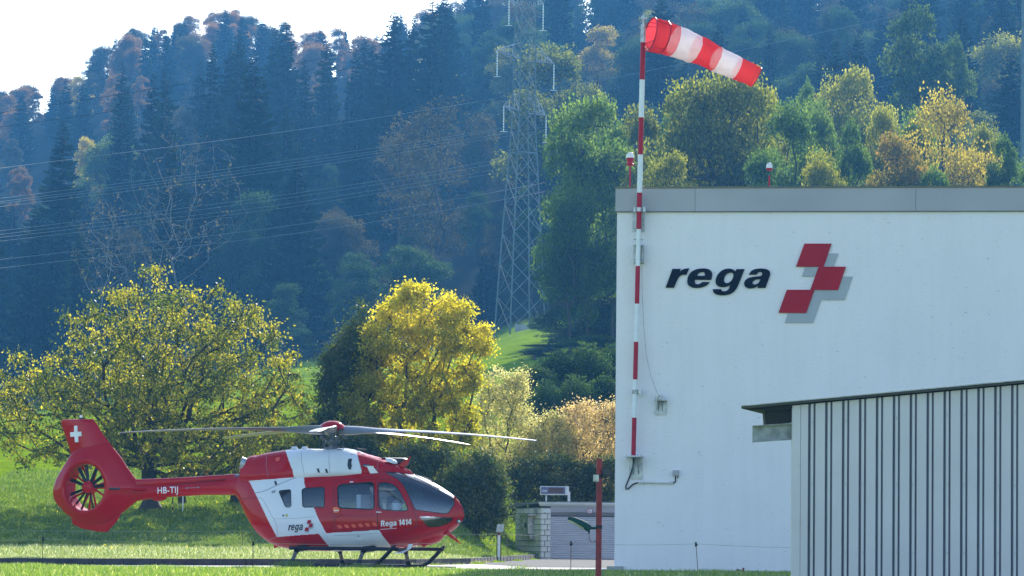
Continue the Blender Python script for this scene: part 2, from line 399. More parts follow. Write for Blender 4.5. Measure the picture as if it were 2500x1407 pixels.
M['plaster'] = plaster_mat()
M['fascia'] = paint('grey_fascia', (.37, .36, .39), .55, .1, var=.1, scale=.6, bump=.05)
M['coping'] = paint('olive_coping', (.14, .14, .10), .6, var=.3)
M['roofing'] = paint('roofing', (.2, .2, .19), .9)
HP = Vector(at(1499.5, 1397, 98.0)); HP.z = 0
ang = R(8); HD = Vector((math.cos(ang), -math.sin(ang), 0)); HN = Vector((-math.sin(ang), -math.cos(ang), 0))   # along the wall, out of the wall
def wall(px, py, off=0.0):
    return at_plane(px, py, HP+HN*off, HN)
def hx(t, o, z): return HP + HD*t + HN*o + Vector((0, 0, z))
hang = empty('hangar', HP, 'big white plastered hangar with grey fascia filling the right side', 'building')
ZT = wall(1508, 517).z; ZF = wall(1508, 458).z
L, DP = 26.0, 22.0
Hrot = Matrix.Rotation(-ang, 3, 'Z')
def hbox(t0, t1, o0, o1, z0, z1, name, mat, parent=hang, rnd=None):
    b = MB(); c = hx((t0+t1)/2, (o0+o1)/2, (z0+z1)/2); b.box(c, (t1-t0, o1-o0, z1-z0), Hrot)
    o = b.build(name, mat); wparent(o, parent); return o
tcorner = (wall(1510, 900)-HP).dot(HD)*0
hbox(0, L, -DP, 0, -.3, ZT, 'wall', M['plaster'])
tj = [-.04] + [(wall(px, 480, .06)-HP).dot(HD) for px in (1697, 2236)]
tj += [tj[-1]+5.6, tj[-1]+11.2, L]
for a, b_ in zip(tj[:-1], tj[1:]):
    hbox(a+.004, b_-.004, -.02, .06, ZT+.003, ZF-.03, 'fascia_panel', M['fascia'])
hbox(-.06, L, -DP, .085, ZF-.029, ZF+.012, 'coping', M['coping'])
hbox(-.036, -.004, -DP, -.024, ZT+.003, ZF-.03, 'fascia_panel', M['fascia'])
M['drip'] = paint('drip_edge', (.10, .10, .11), .6)
hbox(-.03, L, .002, .064, ZT-.016, ZT+.002, 'drip_edge', M['drip'])
hbox(-.16, .22, .02, .2, 0, .13, 'footing', M['concrete'])

# wall sign: lettering and chequered cross emblem
ZK = 4.8077
def zpx(x, y): return 1600+x/ZK, 560+y/ZK
LET = {
 'r': [[(122,687),(203,466),(298,466),(288,502),(318,476),(352,463),(398,460),(366,535),(338,532),(305,540),(277,562),(256,598),(220,687)]],
 'e': [[(640,622),(605,661),(548,685),(485,692),(430,685),(392,664),(376,630),(378,580),(395,535),(425,500),(468,475),(525,462),(580,460),(628,470),(658,492),(670,525),(666,562),(655,596),(468,594),(463,612),(467,634),(482,645),(505,647),(532,638),(555,617)],
       [(490,548),(502,524),(524,508),(552,501),(573,505),(583,519),(583,548)]],
 'g': [[(1048,469),(955,469),(940,497),(920,476),(890,464),(850,462),(805,473),(765,497),(732,535),(712,580),(707,622),(718,652),(742,672),(780,683),(825,680),(855,670),(882,657),(868,695),(850,718),(822,730),(795,729),(778,719),(772,703),(677,704),(679,733),(694,755),(725,770),(775,777),(830,775),(880,762),(920,738),(952,702),(975,655)],
       [(806,600),(812,565),(830,535),(856,515),(882,509),(907,513),(920,530),(917,560),(905,592),(882,618),(855,632),(832,634),(813,622)]],
 'a': [[(1292,690),(1202,690),(1206,667),(1175,685),(1135,696),(1095,696),(1062,684),(1045,660),(1043,628),(1058,598),(1088,575),(1130,562),(1185,556),(1238,551),(1252,542),(1258,524),(1250,507),(1230,500),(1208,506),(1188,534),(1100,534),(1113,508),(1135,485),(1168,470),(1212,462),(1270,462),(1318,472),(1343,492),(1350,520),(1345,550)],
       [(1234,587),(1190,590),(1160,600),(1143,617),(1140,635),(1152,648),(1176,650),(1203,640),(1222,619)]]}
EMB_R = [[(1752,170),(2070,170),(1976,441),(1652,441)], [(1918,441),(2238,441),(2145,716),(1820,712)], [(1545,712),(1870,712),(1772,985),(1447,982)]]
EMB_G = [[(x+78, y+115) for x, y in q] for q in EMB_R]
def smooth_poly(p, it=2, keep=50):
    """corner-cutting that keeps sharp corners"""
    for _ in range(it):
        q = []; n = len(p)
        for i in range(n):
            a, b, c = p[i-1], p[i], p[(i+1) % n]
            v1 = (b[0]-a[0], b[1]-a[1]); v2 = (c[0]-b[0], c[1]-b[1])
            an = abs(math.degrees(math.atan2(v1[0]*v2[1]-v1[1]*v2[0], v1[0]*v2[0]+v1[1]*v2[1])))
            if an > keep: q.append(b)
            else: q += [(b[0]*.75+a[0]*.25, b[1]*.75+a[1]*.25), (b[0]*.75+c[0]*.25, b[1]*.75+c[1]*.25)]
        p = q
    return p
def solid2d(loops, ext):
    """2D loops (first outer, others holes) -> (verts, faces) with thickness via a filled curve"""
    cu = D.curves.new('tmp', 'CURVE'); cu.dimensions = '2D'; cu.fill_mode = 'BOTH' if ext > 0 else 'BACK'; cu.extrude = ext
    for lp in loops:
        sp = cu.splines.new('POLY'); sp.points.add(len(lp)-1); sp.use_cyclic_u = True
        for i, (x, y) in enumerate(lp): sp.points[i].co = (x, y, 0, 1)
    return curve_mesh(cu)
def curve_mesh(cu):
    o = D.objects.new('tmp', cu); COL.objects.link(o); dg = bpy.context.evaluated_depsgraph_get(); dg.update()
    me = D.meshes.new_from_object(o.evaluated_get(dg)); v = [tuple(q.co) for q in me.vertices]; f = [tuple(p.vertices) for p in me.polygons]
    D.objects.remove(o); D.curves.remove(cu); D.meshes.remove(me); return v, f
def subdivide(v, f, L_):
    bm = bmesh.new(); vs = [bm.verts.new(q) for q in v]
    for q in f:
        try: bm.faces.new([vs[i] for i in q])
        except ValueError: pass
    bmesh.ops.triangulate(bm, faces=bm.faces)
    for _ in range(6):
        e = [x for x in bm.edges if x.calc_length() > L_]
        if not e: break
        bmesh.ops.subdivide_edges(bm, edges=e, cuts=1); bmesh.ops.triangulate(bm, faces=[q for q in bm.faces if len(q.verts) > 3])
    bm.verts.index_update(); r_ = [tuple(x.co) for x in bm.verts], [tuple(x.index for x in q.verts) for q in bm.faces]; bm.free(); return r_
def text_mesh(s, size=1, bold=.03, shear=0, space=1.0):
    cu = D.curves.new('tmp', 'FONT'); cu.body = s; cu.size = size; cu.offset = bold; cu.shear = shear; cu.space_character = space; cu.resolution_u = 4
    return curve_mesh(cu)
sign = empty('hangar_sign', wall(1760, 690), 'dark blue slanted lettering and red chequered emblem mounted on the white hangar wall', 'sign')
def wall_solid(loops, o0, o1, name, mat, label=None):
    lp = [[((wall(*zpx(x, y))-HP).dot(HD), wall(*zpx(x, y)).z) for x, y in q] for q in loops]
    v, f = solid2d(lp, .5); m = MB()
    m.add([hx(a, o0 if c < 0 else o1, b) for a, b, c in v], f)
    o = m.build(name, mat); wparent(o, sign)
    if label: o['label'] = label
    return o
for ch in 'rega':
    wall_solid([smooth_poly(q) for q in LET[ch]], .012, .05, 'letter', M['sign_navy'], 'dark blue slanted letter ' + ch)
for q in EMB_R: wall_solid([q], .034, .058, 'red_panel', M['sign_red'])
G_out = [(2038-8,285),(2148,285),(2095,441+1),(2238+1,441+1),(2205,555),(2317,556),(2220,831),(1945,831),(1850,1100),(1520,1100),(1560,984),(1773,984),(1868,713),(1822,713),(1876,556),(1722,556),(1756,442),(1976,442)]
wall_solid([[(1757,443),(1917,443),(1878,557),(1722,557)]], .008, .030, 'grey_panel', M['sign_grey'])
wall_solid([[(2030,285),(2148,285),(2095,441),(1978,441)]], .008, .030, 'grey_panel', M['sign_grey'])
wall_solid([[(2200,556),(2317,556),(2220,831),(1945,831),(1850,1100),(1520,1100),(1560,984),(1774,984),(1868,715),(2146,715)]], .008, .030, 'grey_panel', M['sign_grey'])

# ------------------------------------------------------------ windsock pole and its brackets
OFF = .28
def pw(px, py, off=OFF): return wall(px, py, off)
pole = empty('windsock_pole', pw(1547, 1112), 'tall red and white banded pole fixed to the left edge of the hangar wall', 'pole')
def pole_x(y): return 1546.5 + (1112-y)*(1571-1546.5)/(1112-60)
bands = [(1112, 1020, 'r'), (1020, 927, 'w'), (927, 835, 'r'), (835, 742, 'w'), (742, 650, 'r'), (650, 560, 'w'), (560, 471, 'r'), (471, 378, 'w'), (378, 287, 'r'), (287, 195, 'w'), (195, 104, 'r')]
for y0, y1, c in bands:
    rad = .056 if y0 < 1113 and y0 > 640 else .062
    m = MB(); m.tube([pw(pole_x(y0), y0), pw(pole_x(y1), y1)], rad if c == 'r' else rad+.001, 16)
    wparent(m.build('band', M['pole_red' if c == 'r' else 'pole_white'], smooth=True), pole)
m = MB(); m.tube([pw(pole_x(104), 104), pw(pole_x(60), 60)], .066, 12); wparent(m.build('sleeve', M['galv'], smooth=True), pole)
m = MB(); m.tube([pw(pole_x(60), 60), pw(pole_x(48), 48)], .03, 10); m.tube([pw(pole_x(48), 48), pw(pole_x(42), 42)], .07, 12); m.tube([pw(pole_x(42), 42), pw(pole_x(36), 36)], [.03, .015], 10)
wparent(m.build('pivot_cap', M['galv'], smooth=True), pole)
for y in (512, 957):
    m = MB(); c = pw(pole_x(y), y); m.tube([c-Vector((0, 0, .05)), c+Vector((0, 0, .05))], .073, 14)
    m.box(c+HD*.13*(1 if y > 600 else 1), (.07, .07, .13), Hrot)
    if y < 600: m.box(c-HD*.11, (.05, .05, .13), Hrot)
    m.box((c+wall(pole_x(y), y, 0))/2+HD*(.1 if y > 600 else .0), (.05, OFF, .10), Hrot)
    wparent(m.build('clamp', M['galv'], smooth=30), pole)
def plate(px0, py0, px1, py1, o0, o1, name, par, bolts=True, mat='galv'):
    a = wall(px0, py0, o0); b = wall(px1, py1, o0); m = MB(); t0 = (a-HP).dot(HD); t1 = (b-HP).dot(HD)
    m.box(hx((t0+t1)/2, (o0+o1)/2, (a.z+b.z)/2), (abs(t1-t0), o1-o0, abs(a.z-b.z)), Hrot)
    if bolts:
        for t in (t0+.04, t1-.04):
            for z in (a.z-.04, b.z+.04): m.lathe([(.014, 0), (.014, .02)], hx(t, o1-.001, z), HN, 6)
    wparent(m.build(name, M[mat]), par)
plate(1545, 520, 1574, 567, .003, .02, 'wall_plate', pole)
m = MB(); c = pw(pole_x(545), 545, .14); m.box(c, (.09, .24, .34), Hrot); wparent(m.build('bracket', M['galv']), pole)
plate(1547, 598, 1570, 644, .003, .02, 'wall_plate', pole, False)
m = MB()
for y in (599, 641):
    c = pw(1559, y, .15); m.box(c, (.24, .29, .015), Hrot)
c = wall(1570.5, 620, .14); m.box(c, (.012, .24, .44), Hrot)
for y in (585, 600, 633, 641): m.tube([pw(pole_x(y)-11, y, OFF), pw(pole_x(y)+11, y, OFF)], .014, 6)
wparent(m.build('bracket', M['galv']), pole)
plate(1537, 1118, 1569, 1171, .003, .02, 'wall_plate', pole)
m = MB(); c = pw(1548, 1115, .2); m.box(c, (.42, .36, .022), Hrot)
for px in (1543, 1555): 
    a = wall(px, 1118, .36); b_ = wall(px+3, 1158, .03); c_ = wall(px, 1118, .03)
    m.prism([a, b_, c_], HD*.018)
for px in (1530, 1541, 1556, 1565): 
    c = pw(px, 1114, .33); m.tube([c-Vector((0, 0, .05)), c+Vector((0, 0, .05))], .012, 6)
wparent(m.build('foot_bracket', M['galv']), pole)
# cable, conduit, junction box
m = MB(); m.tube([pw(1547, 1120, .22), pw(1544, 1145, .12), pw(1535, 1170, .06), pw(1528, 1187, .05), pw(1528, 1195, .05), pw(1533, 1194, .05), pw(1545, 1183, .05), pw(1558, 1178, .035)], .017, 8)
o = m.build('black_cable', M['rubber'], smooth=True); tag(o, 'black cable looping from the foot of the banded pole to the conduit', 'cable')
jb = empty('junction_box', wall(1650, 1158, 0), 'small grey junction box with conduit on the hangar wall beside the pole foot', 'junction box')
c = wall(1650, 1155, .05); m = MB(); m.box(c, (.15, .09, .13), Hrot); wparent(m.build('box', M['fascia']), jb)
m = MB(); m.tube([wall(1557, 1178.5, .035), wall(1643, 1180, .035)], .024, 8); wparent(m.build('conduit', M['cable_white'], smooth=True), jb)
m = MB(); m.tube([wall(1643, 1180, .035), wall(1649, 1176, .035), wall(1649, 1162, .05)], .015, 8); m.tube([wall(1652, 1160, .05), wall(1655, 1167, .08)], .012, 6); wparent(m.build('cable', M['rubber'], smooth=True), jb)
for px in (1569, 1636):
    m = MB(); m.box(wall(px, 1179, .035), (.03, .06, .07), Hrot); wparent(m.build('clip', M['galv']), jb)
# winch with halyard
wi = empty('hand_winch', wall(1612, 990, 0), 'galvanised hand winch on a plate on the hangar wall with a thin halyard', 'winch')
plate(1599, 979, 1628, 1014, .003, .018, 'wall_plate', wi)
m = MB(); c = wall(1613, 978, .13); m.box(c, (.30, .25, .016), Hrot)
for px in (1606, 1615): m.prism([wall(px, 979, .24), wall(px+1, 1005, .02), wall(px, 979, .02)], HD*.015)
wparent(m.build('bracket', M['galv']), wi)
m = MB(); c = wall(1611, 972, .12); m.prism([c+HD*(.12*math.cos(a))+Vector((0, 0, .14*math.sin(a)-.06)) for a in [math.pi*k/10 for k in range(11)]], HN*.05)
m.tube([c-HN*.05, c+HN*.09], .035, 10); wparent(m.build('drum', M['galv'], smooth=30), wi)
m = MB(); a = wall(1605, 966, .24); b_ = wall(1598.5, 1008, .24); m.box((a+b_)/2, (.03, .012, (a-b_).length), Hrot @ Matrix.Rotation(R(9), 3, 'Y')); m.tube([b_-HN*.0, b_+HN*.08], .022, 8); m.tube([a-HN*.1, a+HN*.03], .04, 10)
wparent(m.build('crank', M['galv'], smooth=30), wi)
m = MB(); pts = [(1567, 646), (1568, 720), (1572, 800), (1578, 868), (1588, 915), (1605, 962)]
m.tube([wall(x, y, .10) for x, y in pts], .006, 5); o = m.build('halyard', M['galv']); tag(o, 'thin wire halyard hanging in a curve from the pole bracket to the winch', 'wire')

# ------------------------------------------------------------ windsock
def sock_mat(name, c, tr):
    m, nt, n, l = nodes_of(name); n.remove(n['Principled BSDF']); out = n['Material Output']
    nz = n.new('ShaderNodeTexNoise'); nz.inputs['Scale'].default_value = 5; tc = n.new('ShaderNodeTexCoord'); l.new(tc.outputs['Object'], nz.inputs[0])
    rp = n.new('ShaderNodeValToRGB'); rp.color_ramp.elements[0].color = col4([x*.8 for x in c]); rp.color_ramp.elements[1].color = col4(c); l.new(nz.outputs[0], rp.inputs[0])
    d = n.new('ShaderNodeBsdfDiffuse'); t = n.new('ShaderNodeBsdfTranslucent'); l.new(rp.outputs[0], d.inputs[0]); l.new(rp.outputs[0], t.inputs[0])
    mx = n.new('ShaderNodeMixShader'); mx.inputs[0].default_value = tr; l.new(d.outputs[0], mx.inputs[1]); l.new(t.outputs[0], mx.inputs[2])
    tp = n.new('ShaderNodeBsdfTransparent'); m2 = n.new('ShaderNodeMixShader'); m2.inputs[0].default_value = .18; l.new(mx.outputs[0], m2.inputs[1]); l.new(tp.outputs[0], m2.inputs[2])
    l.new(m2.outputs[0], out.inputs[0]); return m
M['sock_red'] = sock_mat('red_windsock_cloth', (.82, .05, .055), .5)
M['sock_white'] = sock_mat('white_windsock_cloth', (.86, .84, .88), .45)
ws = empty('windsock', pw(1575, 85, .3), 'red and white striped windsock flying to the right from the pole top', 'windsock')
A0 = pw(1588, 86, .45)
axis_px = [(1588, 84, .425, 0), (1620, 92, .42, -.15), (1650, 103, .40, -.3), (1680, 112, .385, -.42), (1705, 122, .37, -.55), (1730, 136, .335, -.7), (1753, 146, .325, -.82), (1780, 158, .31, -.95), (1804, 170, .29, -1.05), (1830, 180, .275, -1.15), (1846, 189, .27, -1.2)]
NS = 60; SG = 40
tt = np.linspace(0, len(axis_px)-1, NS); A = np.array(axis_px); ax = np.stack([np.interp(tt, range(len(A)), A[:, k]) for k in range(4)], -1)
Cn = [Vector(pw(a[0], a[1], .45+a[3])) for a in ax]
rsk = np.random.RandomState(4); ringV = []
for i in range(NS):
    t = (Cn[min(i+1, NS-1)]-Cn[max(i-1, 0)]).normalized(); u = t.cross(Vector((0, 0, 1))).normalized(); v = u.cross(t)
    wr = .25+.75*math.sin(math.pi*min(1, i/NS*1.1)) if i > 3 else .1
    for k in range(SG):
        a = 2*math.pi*k/SG
        r = ax[i, 2]*(1 + wr*(.045*math.sin(3*a+i*.35)+.03*math.sin(7*a-i*.5)+.02*math.sin(11*a+i*.8)))
        ringV.append(Cn[i]+u*math.cos(a)*r+v*math.sin(a)*r*(1-.06*wr))
edges = [1545, 1650, 1705, 1753, 1804, 1860]
def row_of(px): 
    return int(np.argmin(np.abs(ax[:, 0]-px)))
rows = [0, row_of(1645), row_of(1700), row_of(1748), row_of(1800), NS-1]
for q in range(5):
    m = MB(); a, b_ = rows[q], rows[q+1]; vs = ringV[a*SG:(b_+1)*SG]; fs = []
    for i in range(b_-a):
        for k in range(SG): fs.append((i*SG+k, i*SG+(k+1) % SG, (i+1)*SG+(k+1) % SG, (i+1)*SG+k))
    m.add(vs, fs); wparent(m.build('cloth_band', M['sock_red' if q % 2 == 0 else 'sock_white'], smooth=180), ws)
m = MB()
for i in (0, rows[1]-5 if rows[1] > 6 else 5):
    ring = ringV[i*SG:(i+1)*SG]; m.tube(ring+[ring[0]], .016, 6, False)
ring = ringV[(NS-1)*SG:]; m2 = MB(); m2.tube(ring+[ring[0]], .014, 6, False); wparent(m2.build('hem', M['pole_red']), ws)
wparent(m.build('hoop', M['pole_red']), ws)
pc = pw(pole_x(85), 85, .28)
for k in (2, 9, 17, 24, 31, 37): m = MB(); m.tube([pc+Vector((0, 0, .2 if k < 20 else -.25)), ringV[k]], .009, 5); wparent(m.build('spoke', M['pole_red']), ws)
for k in (5, 14, 25, 34): m = MB(); m.tube([ringV[k], ringV[(rows[1]-5)*SG+k]], .008, 5); wparent(m.build('spoke', M['pole_red']), ws)

# ------------------------------------------------------------ obstruction lights on the hangar roof
def obst(px, ytop, label, big):
    yb = 457 if big else 455; Y = 99.0
    b = at(px, yb, Y); b.z = ZF
    o = empty('obstruction_light', b, label, 'warning light', 'obstruction lights on the hangar roof')
    top = at(px, ytop, Y).z-ZF; s = .095 if big else .075
    m = MB(); m.tube([(0, 0, -.05), (0, 0, top-.3)], .022, 8); m.build('stem', M['pole_red'], o)
    if not big:
        m = MB(); m.tube([(0, 0, 0), (0, 0, .12)], .035, 8); m.build('stem_foot', M['black'], o)
    m = MB(); zb = top-(.34 if big else .2)
    if big: m.lathe([(.04, 0), (.095, .01), (.095, .05), (.075, .06), (.075, .13), (.10, .14), (.10, .19), (.07, .2)], (0, 0, zb), seg=14)
    else: m.lathe([(.04, 0), (.08, .03), (.08, .07)], (0, 0, zb+.02), seg=14)
    m.build('housing', M['pole_red'], o, smooth=30)
    m = MB(); z = zb+(.2 if big else .09); m.lathe([(s, 0), (s, .05), (s*.85, .09), (s*.5, .125), (.01, .135)], (0, 0, z), seg=16); m.build('lens', M['glass_lamp'], o, smooth=60)
obst(1538, 372, 'bigger red obstruction light with white dome left of the banded pole', True)
obst(1878, 400, 'smaller obstruction light standing alone on the hangar roof', False)

# ------------------------------------------------------------ corrugated shed in front
M['clad'] = paint('grey_cladding', (.52, .50, .56), .45, .1, var=.06, scale=1.2, coat=.1)
M['clad_dark'] = paint('cladding_groove', (.06, .08, .13), .5, .1, var=.2)
M['roof_edge'] = paint('roof_edge', (.045, .045, .035), .6, var=.3)
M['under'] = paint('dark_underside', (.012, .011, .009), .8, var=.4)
SY = 60.0
def sp(px, py, Y=SY): return at(px, py, Y)
shed = empty('shed', (sp(1932, 1300).x, SY, -.75), 'grey ribbed metal shed with a sloping roof at the lower right', 'building')
def roof_z(x, off=0):   # underside line of the roof
    a = sp(1935, 990); b = sp(2500, 938); return a.z + (x-a.x)*(b.z-a.z)/(b.x-a.x) + off
X0 = sp(1934, 1200).x
m = MB(); X1 = X0+9.5
m.prism([(X0, SY+.04, -.75), (X1, SY+.04, -.75), (X1, SY+.04, roof_z(X1)), (X0, SY+.04, roof_z(X0))], (.5, 3.6, 0)); wparent(m.build('wall', M['clad_dark']), shed)
def vpan(xa, xb, y, name, t=.034, zb=-.75, bevel=.008):
    m = MB(); zt = roof_z((xa+xb)/2)-.004; za, zc = roof_z(xa)-.004, roof_z(xb)-.004
    V = [(xa-bevel, SY+.036, zb), (xa, y, zb), (xb, y, zb), (xb+bevel, SY+.036, zb), (xa-bevel, SY+.036, za), (xa, y, za), (xb, y, zc), (xb+bevel, SY+.036, zc)]
    m.add(V, [(0, 1, 5, 4), (1, 2, 6, 5), (2, 3, 7, 6), (4, 5, 6, 7), (0, 3, 2, 1)]); return wparent(m.build(name, M['clad']), shed)
vpan(X0-.004, sp(1953.5, 1200).x, SY-.004, 'corner_trim')
pp = (41.25)/163.3; g0 = sp(1973.5, 1200).x
vpan(sp(1954.5, 1200).x, g0-.009, SY, 'panel', bevel=.006)
scr = MB(); scr.lathe([(.011, 0), (.011, .006), (.006, .011)], (0, 0, 0), (0, -1, 0), 8); scr_me = scr.mesh('screw', M['galv'])
for i in range(32):
    xa = g0+i*pp
    if xa > X1-.4: break
    vpan(xa+.034, xa+.034+.036, SY-.002, 'rib')
    vpan(xa+.034+.036+.034, xa+pp-.009, SY, 'panel')
    if i % 3 != 1 and i != 4:
        for py in (1031-i*2.4, 1181, 1347):
            s_ = sp(1980, py); o = link('screw', scr_me, None, (xa+.052, SY-.003, s_.z)); wparent(o, shed)
for py in (998, 1137, 1277):
    o = link('screw', scr_me, None, (sp(1955, 1200).x-.01, SY-.006, sp(1955, py).z)); wparent(o, shed)
# roof slab: front edge a real sheet with overhang to the left
a = sp(1810, 991, SY-.12); sl = (roof_z(X1)-roof_z(X0))/(X1-X0)
XL = a.x; XR = X1+.3; zl = roof_z(XL); zr = roof_z(XR)
m = MB(); m.prism([(XL, SY-.12, zl+.018), (XR, SY-.12, zr+.018), (XR, SY-.12, zr+.052), (XL, SY-.12, zl+.052)], (.62, 3.2, 0)); wparent(m.build('roof_sheet', M['roof_edge']), shed)
m = MB(); m.prism([(XL-.01, SY-.14, zl+.053), (XR, SY-.14, zr+.053), (XR, SY-.14, zr+.066), (XL-.01, SY-.14, zl+.066)], (.62, 3.25, 0)); wparent(m.build('roof_flashing', M['galv']), shed)
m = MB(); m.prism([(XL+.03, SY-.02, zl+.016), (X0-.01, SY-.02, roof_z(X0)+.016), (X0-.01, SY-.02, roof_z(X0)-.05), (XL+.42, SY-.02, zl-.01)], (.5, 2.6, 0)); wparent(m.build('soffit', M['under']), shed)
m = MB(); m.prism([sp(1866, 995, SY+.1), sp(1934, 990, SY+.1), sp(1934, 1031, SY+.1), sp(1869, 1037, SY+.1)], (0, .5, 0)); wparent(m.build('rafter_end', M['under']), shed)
# projecting I-beam
def ibeam(p, q, h, w, yo, name):
    m = MB(); d = (q-p); 
    for dz, hh, ww in ((h/2-.008, .016, w), (-h/2+.008, .016, w), (0, h-.034, .012)):
        m.prism([p+Vector((0, yo-ww/2, dz-hh/2)), q+Vector((0, yo-ww/2, dz-hh/2)), q+Vector((0, yo-ww/2, dz+hh/2)), p+Vector((0, yo-ww/2, dz+hh/2))], (0, ww, 0))
    return m
p = sp(1837, 1060, SY+.12); q = sp(1945, 1053, SY+.12); m = ibeam(p, q, .25, .14, 0, 'beam'); wparent(m.build('steel_beam', paint('dull_zinc', (.26, .28, .28), .6, .2, var=.4, scale=7)), shed)

# ------------------------------------------------------------ pump house with roller door
M['block'] = paint('lime_block', (.78, .745, .71), .85, var=.16, scale=6, bump=.2)
M['mortar'] = paint('mortar', (.12, .11, .11), .95)
M['slat'] = paint('roller_slat', (.60, .59, .63), .5, .1, var=.05)
M['steel_cab'] = paint('stained_cabinet', (.50, .50, .47), .5, .2, var=.4, scale=7, c2=(.2, .2, .19))
PY = 147.0
C0 = at(1320, 1375, PY); C0.z = 0
ppm = FPX/PY
def pz(y): return at(1320, y, PY).z
ph = empty('pump_house', C0, 'low block built pump house with grey roller shutter left of the hangar', 'building')
ldir = Vector((-.93, 2.3, 0)).normalized(); LL = 2.48     # left wall runs back and to the left
lnor = Vector((-ldir.y, ldir.x, 0)); lnor = lnor if lnor.y < 0 else -lnor
fdir = Vector((1, -.02, 0)).normalized(); fnor = Vector((-.02, -1, 0)).normalized()
zt = pz(1236); rowh = (pz(1254)-pz(1361))/8
HC = zt
m = MB(); A_ = C0; B_ = C0+ldir*LL; Cx = C0+fdir*.33
pts = [A_-lnor*.04+fdir*.0, B_-lnor*.04, B_+Vector((5.2, 0, 0)), C0+Vector((5.5, 2.3, 0)), C0+fdir*.33+Vector((0, 2.3, 0)), C0+fdir*.33+Vector((0, .02, 0)), C0+Vector((.02, .03, 0))]
m.prism([p_-Vector((0, 0, .05)) for p_ in pts], (0, 0, HC+.03)); wparent(m.build('wall_core', M['mortar']), ph)
def blockm(l, h, d=.05):
    b = MB(); b.box((0, 0, 0), (l-.045, d, h-.020)); return b.mesh('block', M['block'])
b40 = blockm(.413, rowh); b20 = blockm(.2065, rowh)
def put_block(me, base, dir_, nor, t, z):
    c = base+dir_*t+nor*(-.012); o = link('block', me, None, (c.x, c.y, z)); o.rotation_euler = (0, 0, math.atan2(dir_.y, dir_.x)); wparent(o, ph)
zb0 = pz(1361)
for r_ in range(9):
    z = zb0+rowh*(r_+.5)
    t = 0
    first = r_ % 2
    if first: put_block(b20, C0, ldir, lnor, .103, z); t = .2065
    while t+.41 < LL+.05: put_block(b40, C0, ldir, lnor, t+.2065, z); t += .413
    if t+.2 < LL+.05: put_block(b20, C0, ldir, lnor, t+.103, z)
for r_ in range(9):
    z = zb0+rowh*(r_+.5)
    # pier at the front: one long and one short piece
    a_, c_ = (.24, .12) if r_ % 2 else (.14, .22)
    for t, w_ in ((a_/2, a_), (a_+c_/2, c_)):
        b = MB(); b.box((0, 0, 0), (w_-.022, .05, rowh-.020)); o = b.build('block', M['block'], None, loc=C0+fdir*t+Vector((0, 0, z))); wparent(o, ph)
m = MB(); c = C0+ldir*LL/2; m.box((c.x, c.y, zb0/2-.03), (LL, .05, zb0+.05), Matrix.Rotation(math.atan2(ldir.y, ldir.x), 3, 'Z')); m.box((C0.x+.18, C0.y+0, zb0/2-.03), (.36, .05, zb0+.05)); wparent(m.build('plinth', M['block']), ph)
# shutter
xs0 = at(1344, 1300, PY).x; xs1 = xs0+4.6
m = MB(); zz = pz(1261); zb = pz(1374); npitch = 21; ph_ = (zz-zb)/npitch; V = []; F = []; prof = []
for i in range(npitch):
    z0 = zb+i*ph_
    prof += [(PY+.20, z0), (PY+.20, z0+ph_*.12), (PY+.165, z0+ph_*.3), (PY+.155, z0+ph_*.6), (PY+.17, z0+ph_*.9)]
prof.append((PY+.2, zz))
for y_, z_ in prof: V += [(xs0, y_, z_), (xs1, y_, z_)]
F = [(2*i, 2*i+1, 2*i+3, 2*i+2) for i in range(len(prof)-1)]
m.add(V, F); o = wparent(m.build('shutter_slats', M['slat']), ph); o['kind'] = 'stuff'
m = MB(); m.box((xs0-.03, PY+.1, (zz+zb)/2+.05), (.055, .12, zz-zb+.25)); wparent(m.build('shutter_guide', M['slat']), ph)
m = MB(); m.prism([(xs0, PY+.02, pz(1236)), (xs0, PY+.02, pz(1250)), (xs0, PY+.19, pz(1259)), (xs0, PY+.19, pz(1236))], (xs1-xs0, 0, 0)); wparent(m.build('shutter_hood', M['fascia']), ph)
# roof: white gutter in front, dark edge at the left
m = MB(); g0x = at(1315, 1230, PY).x
m.prism([(g0x, PY-.13, pz(1226.5)), (g0x, PY-.10, pz(1231)), (g0x+.06, PY-.02, pz(1236)), (g0x+.1, PY+.1, pz(1236)), (g0x, PY+.1, pz(1226.5))], (5.2, 0, 0)); wparent(m.build('gutter', M['white']), ph)
e0 = at(1318, 1231, PY-.05); e1 = C0+ldir*(LL+.25)+lnor*.12
z0 = pz(1229); z1 = at(1258, 1240, PY+2.4).z
m = MB(); V = [(g0x, PY-.1, z0+.012), (g0x+5.2, PY-.1, z0+.012), (e1.x+6, e1.y+.0, z1), (e1.x, e1.y, z1)]; V += [(x, y, z+.16) if i in (2, 3) else (x, y, z+.06) for i, (x, y, z) in enumerate(V)]
m.add(V, [(0, 1, 2, 3), (4, 7, 6, 5), (0, 4, 5, 1), (1, 5, 6, 2), (2, 6, 7, 3), (3, 7, 4, 0)]); wparent(m.build('roof', M['roofing']), ph)
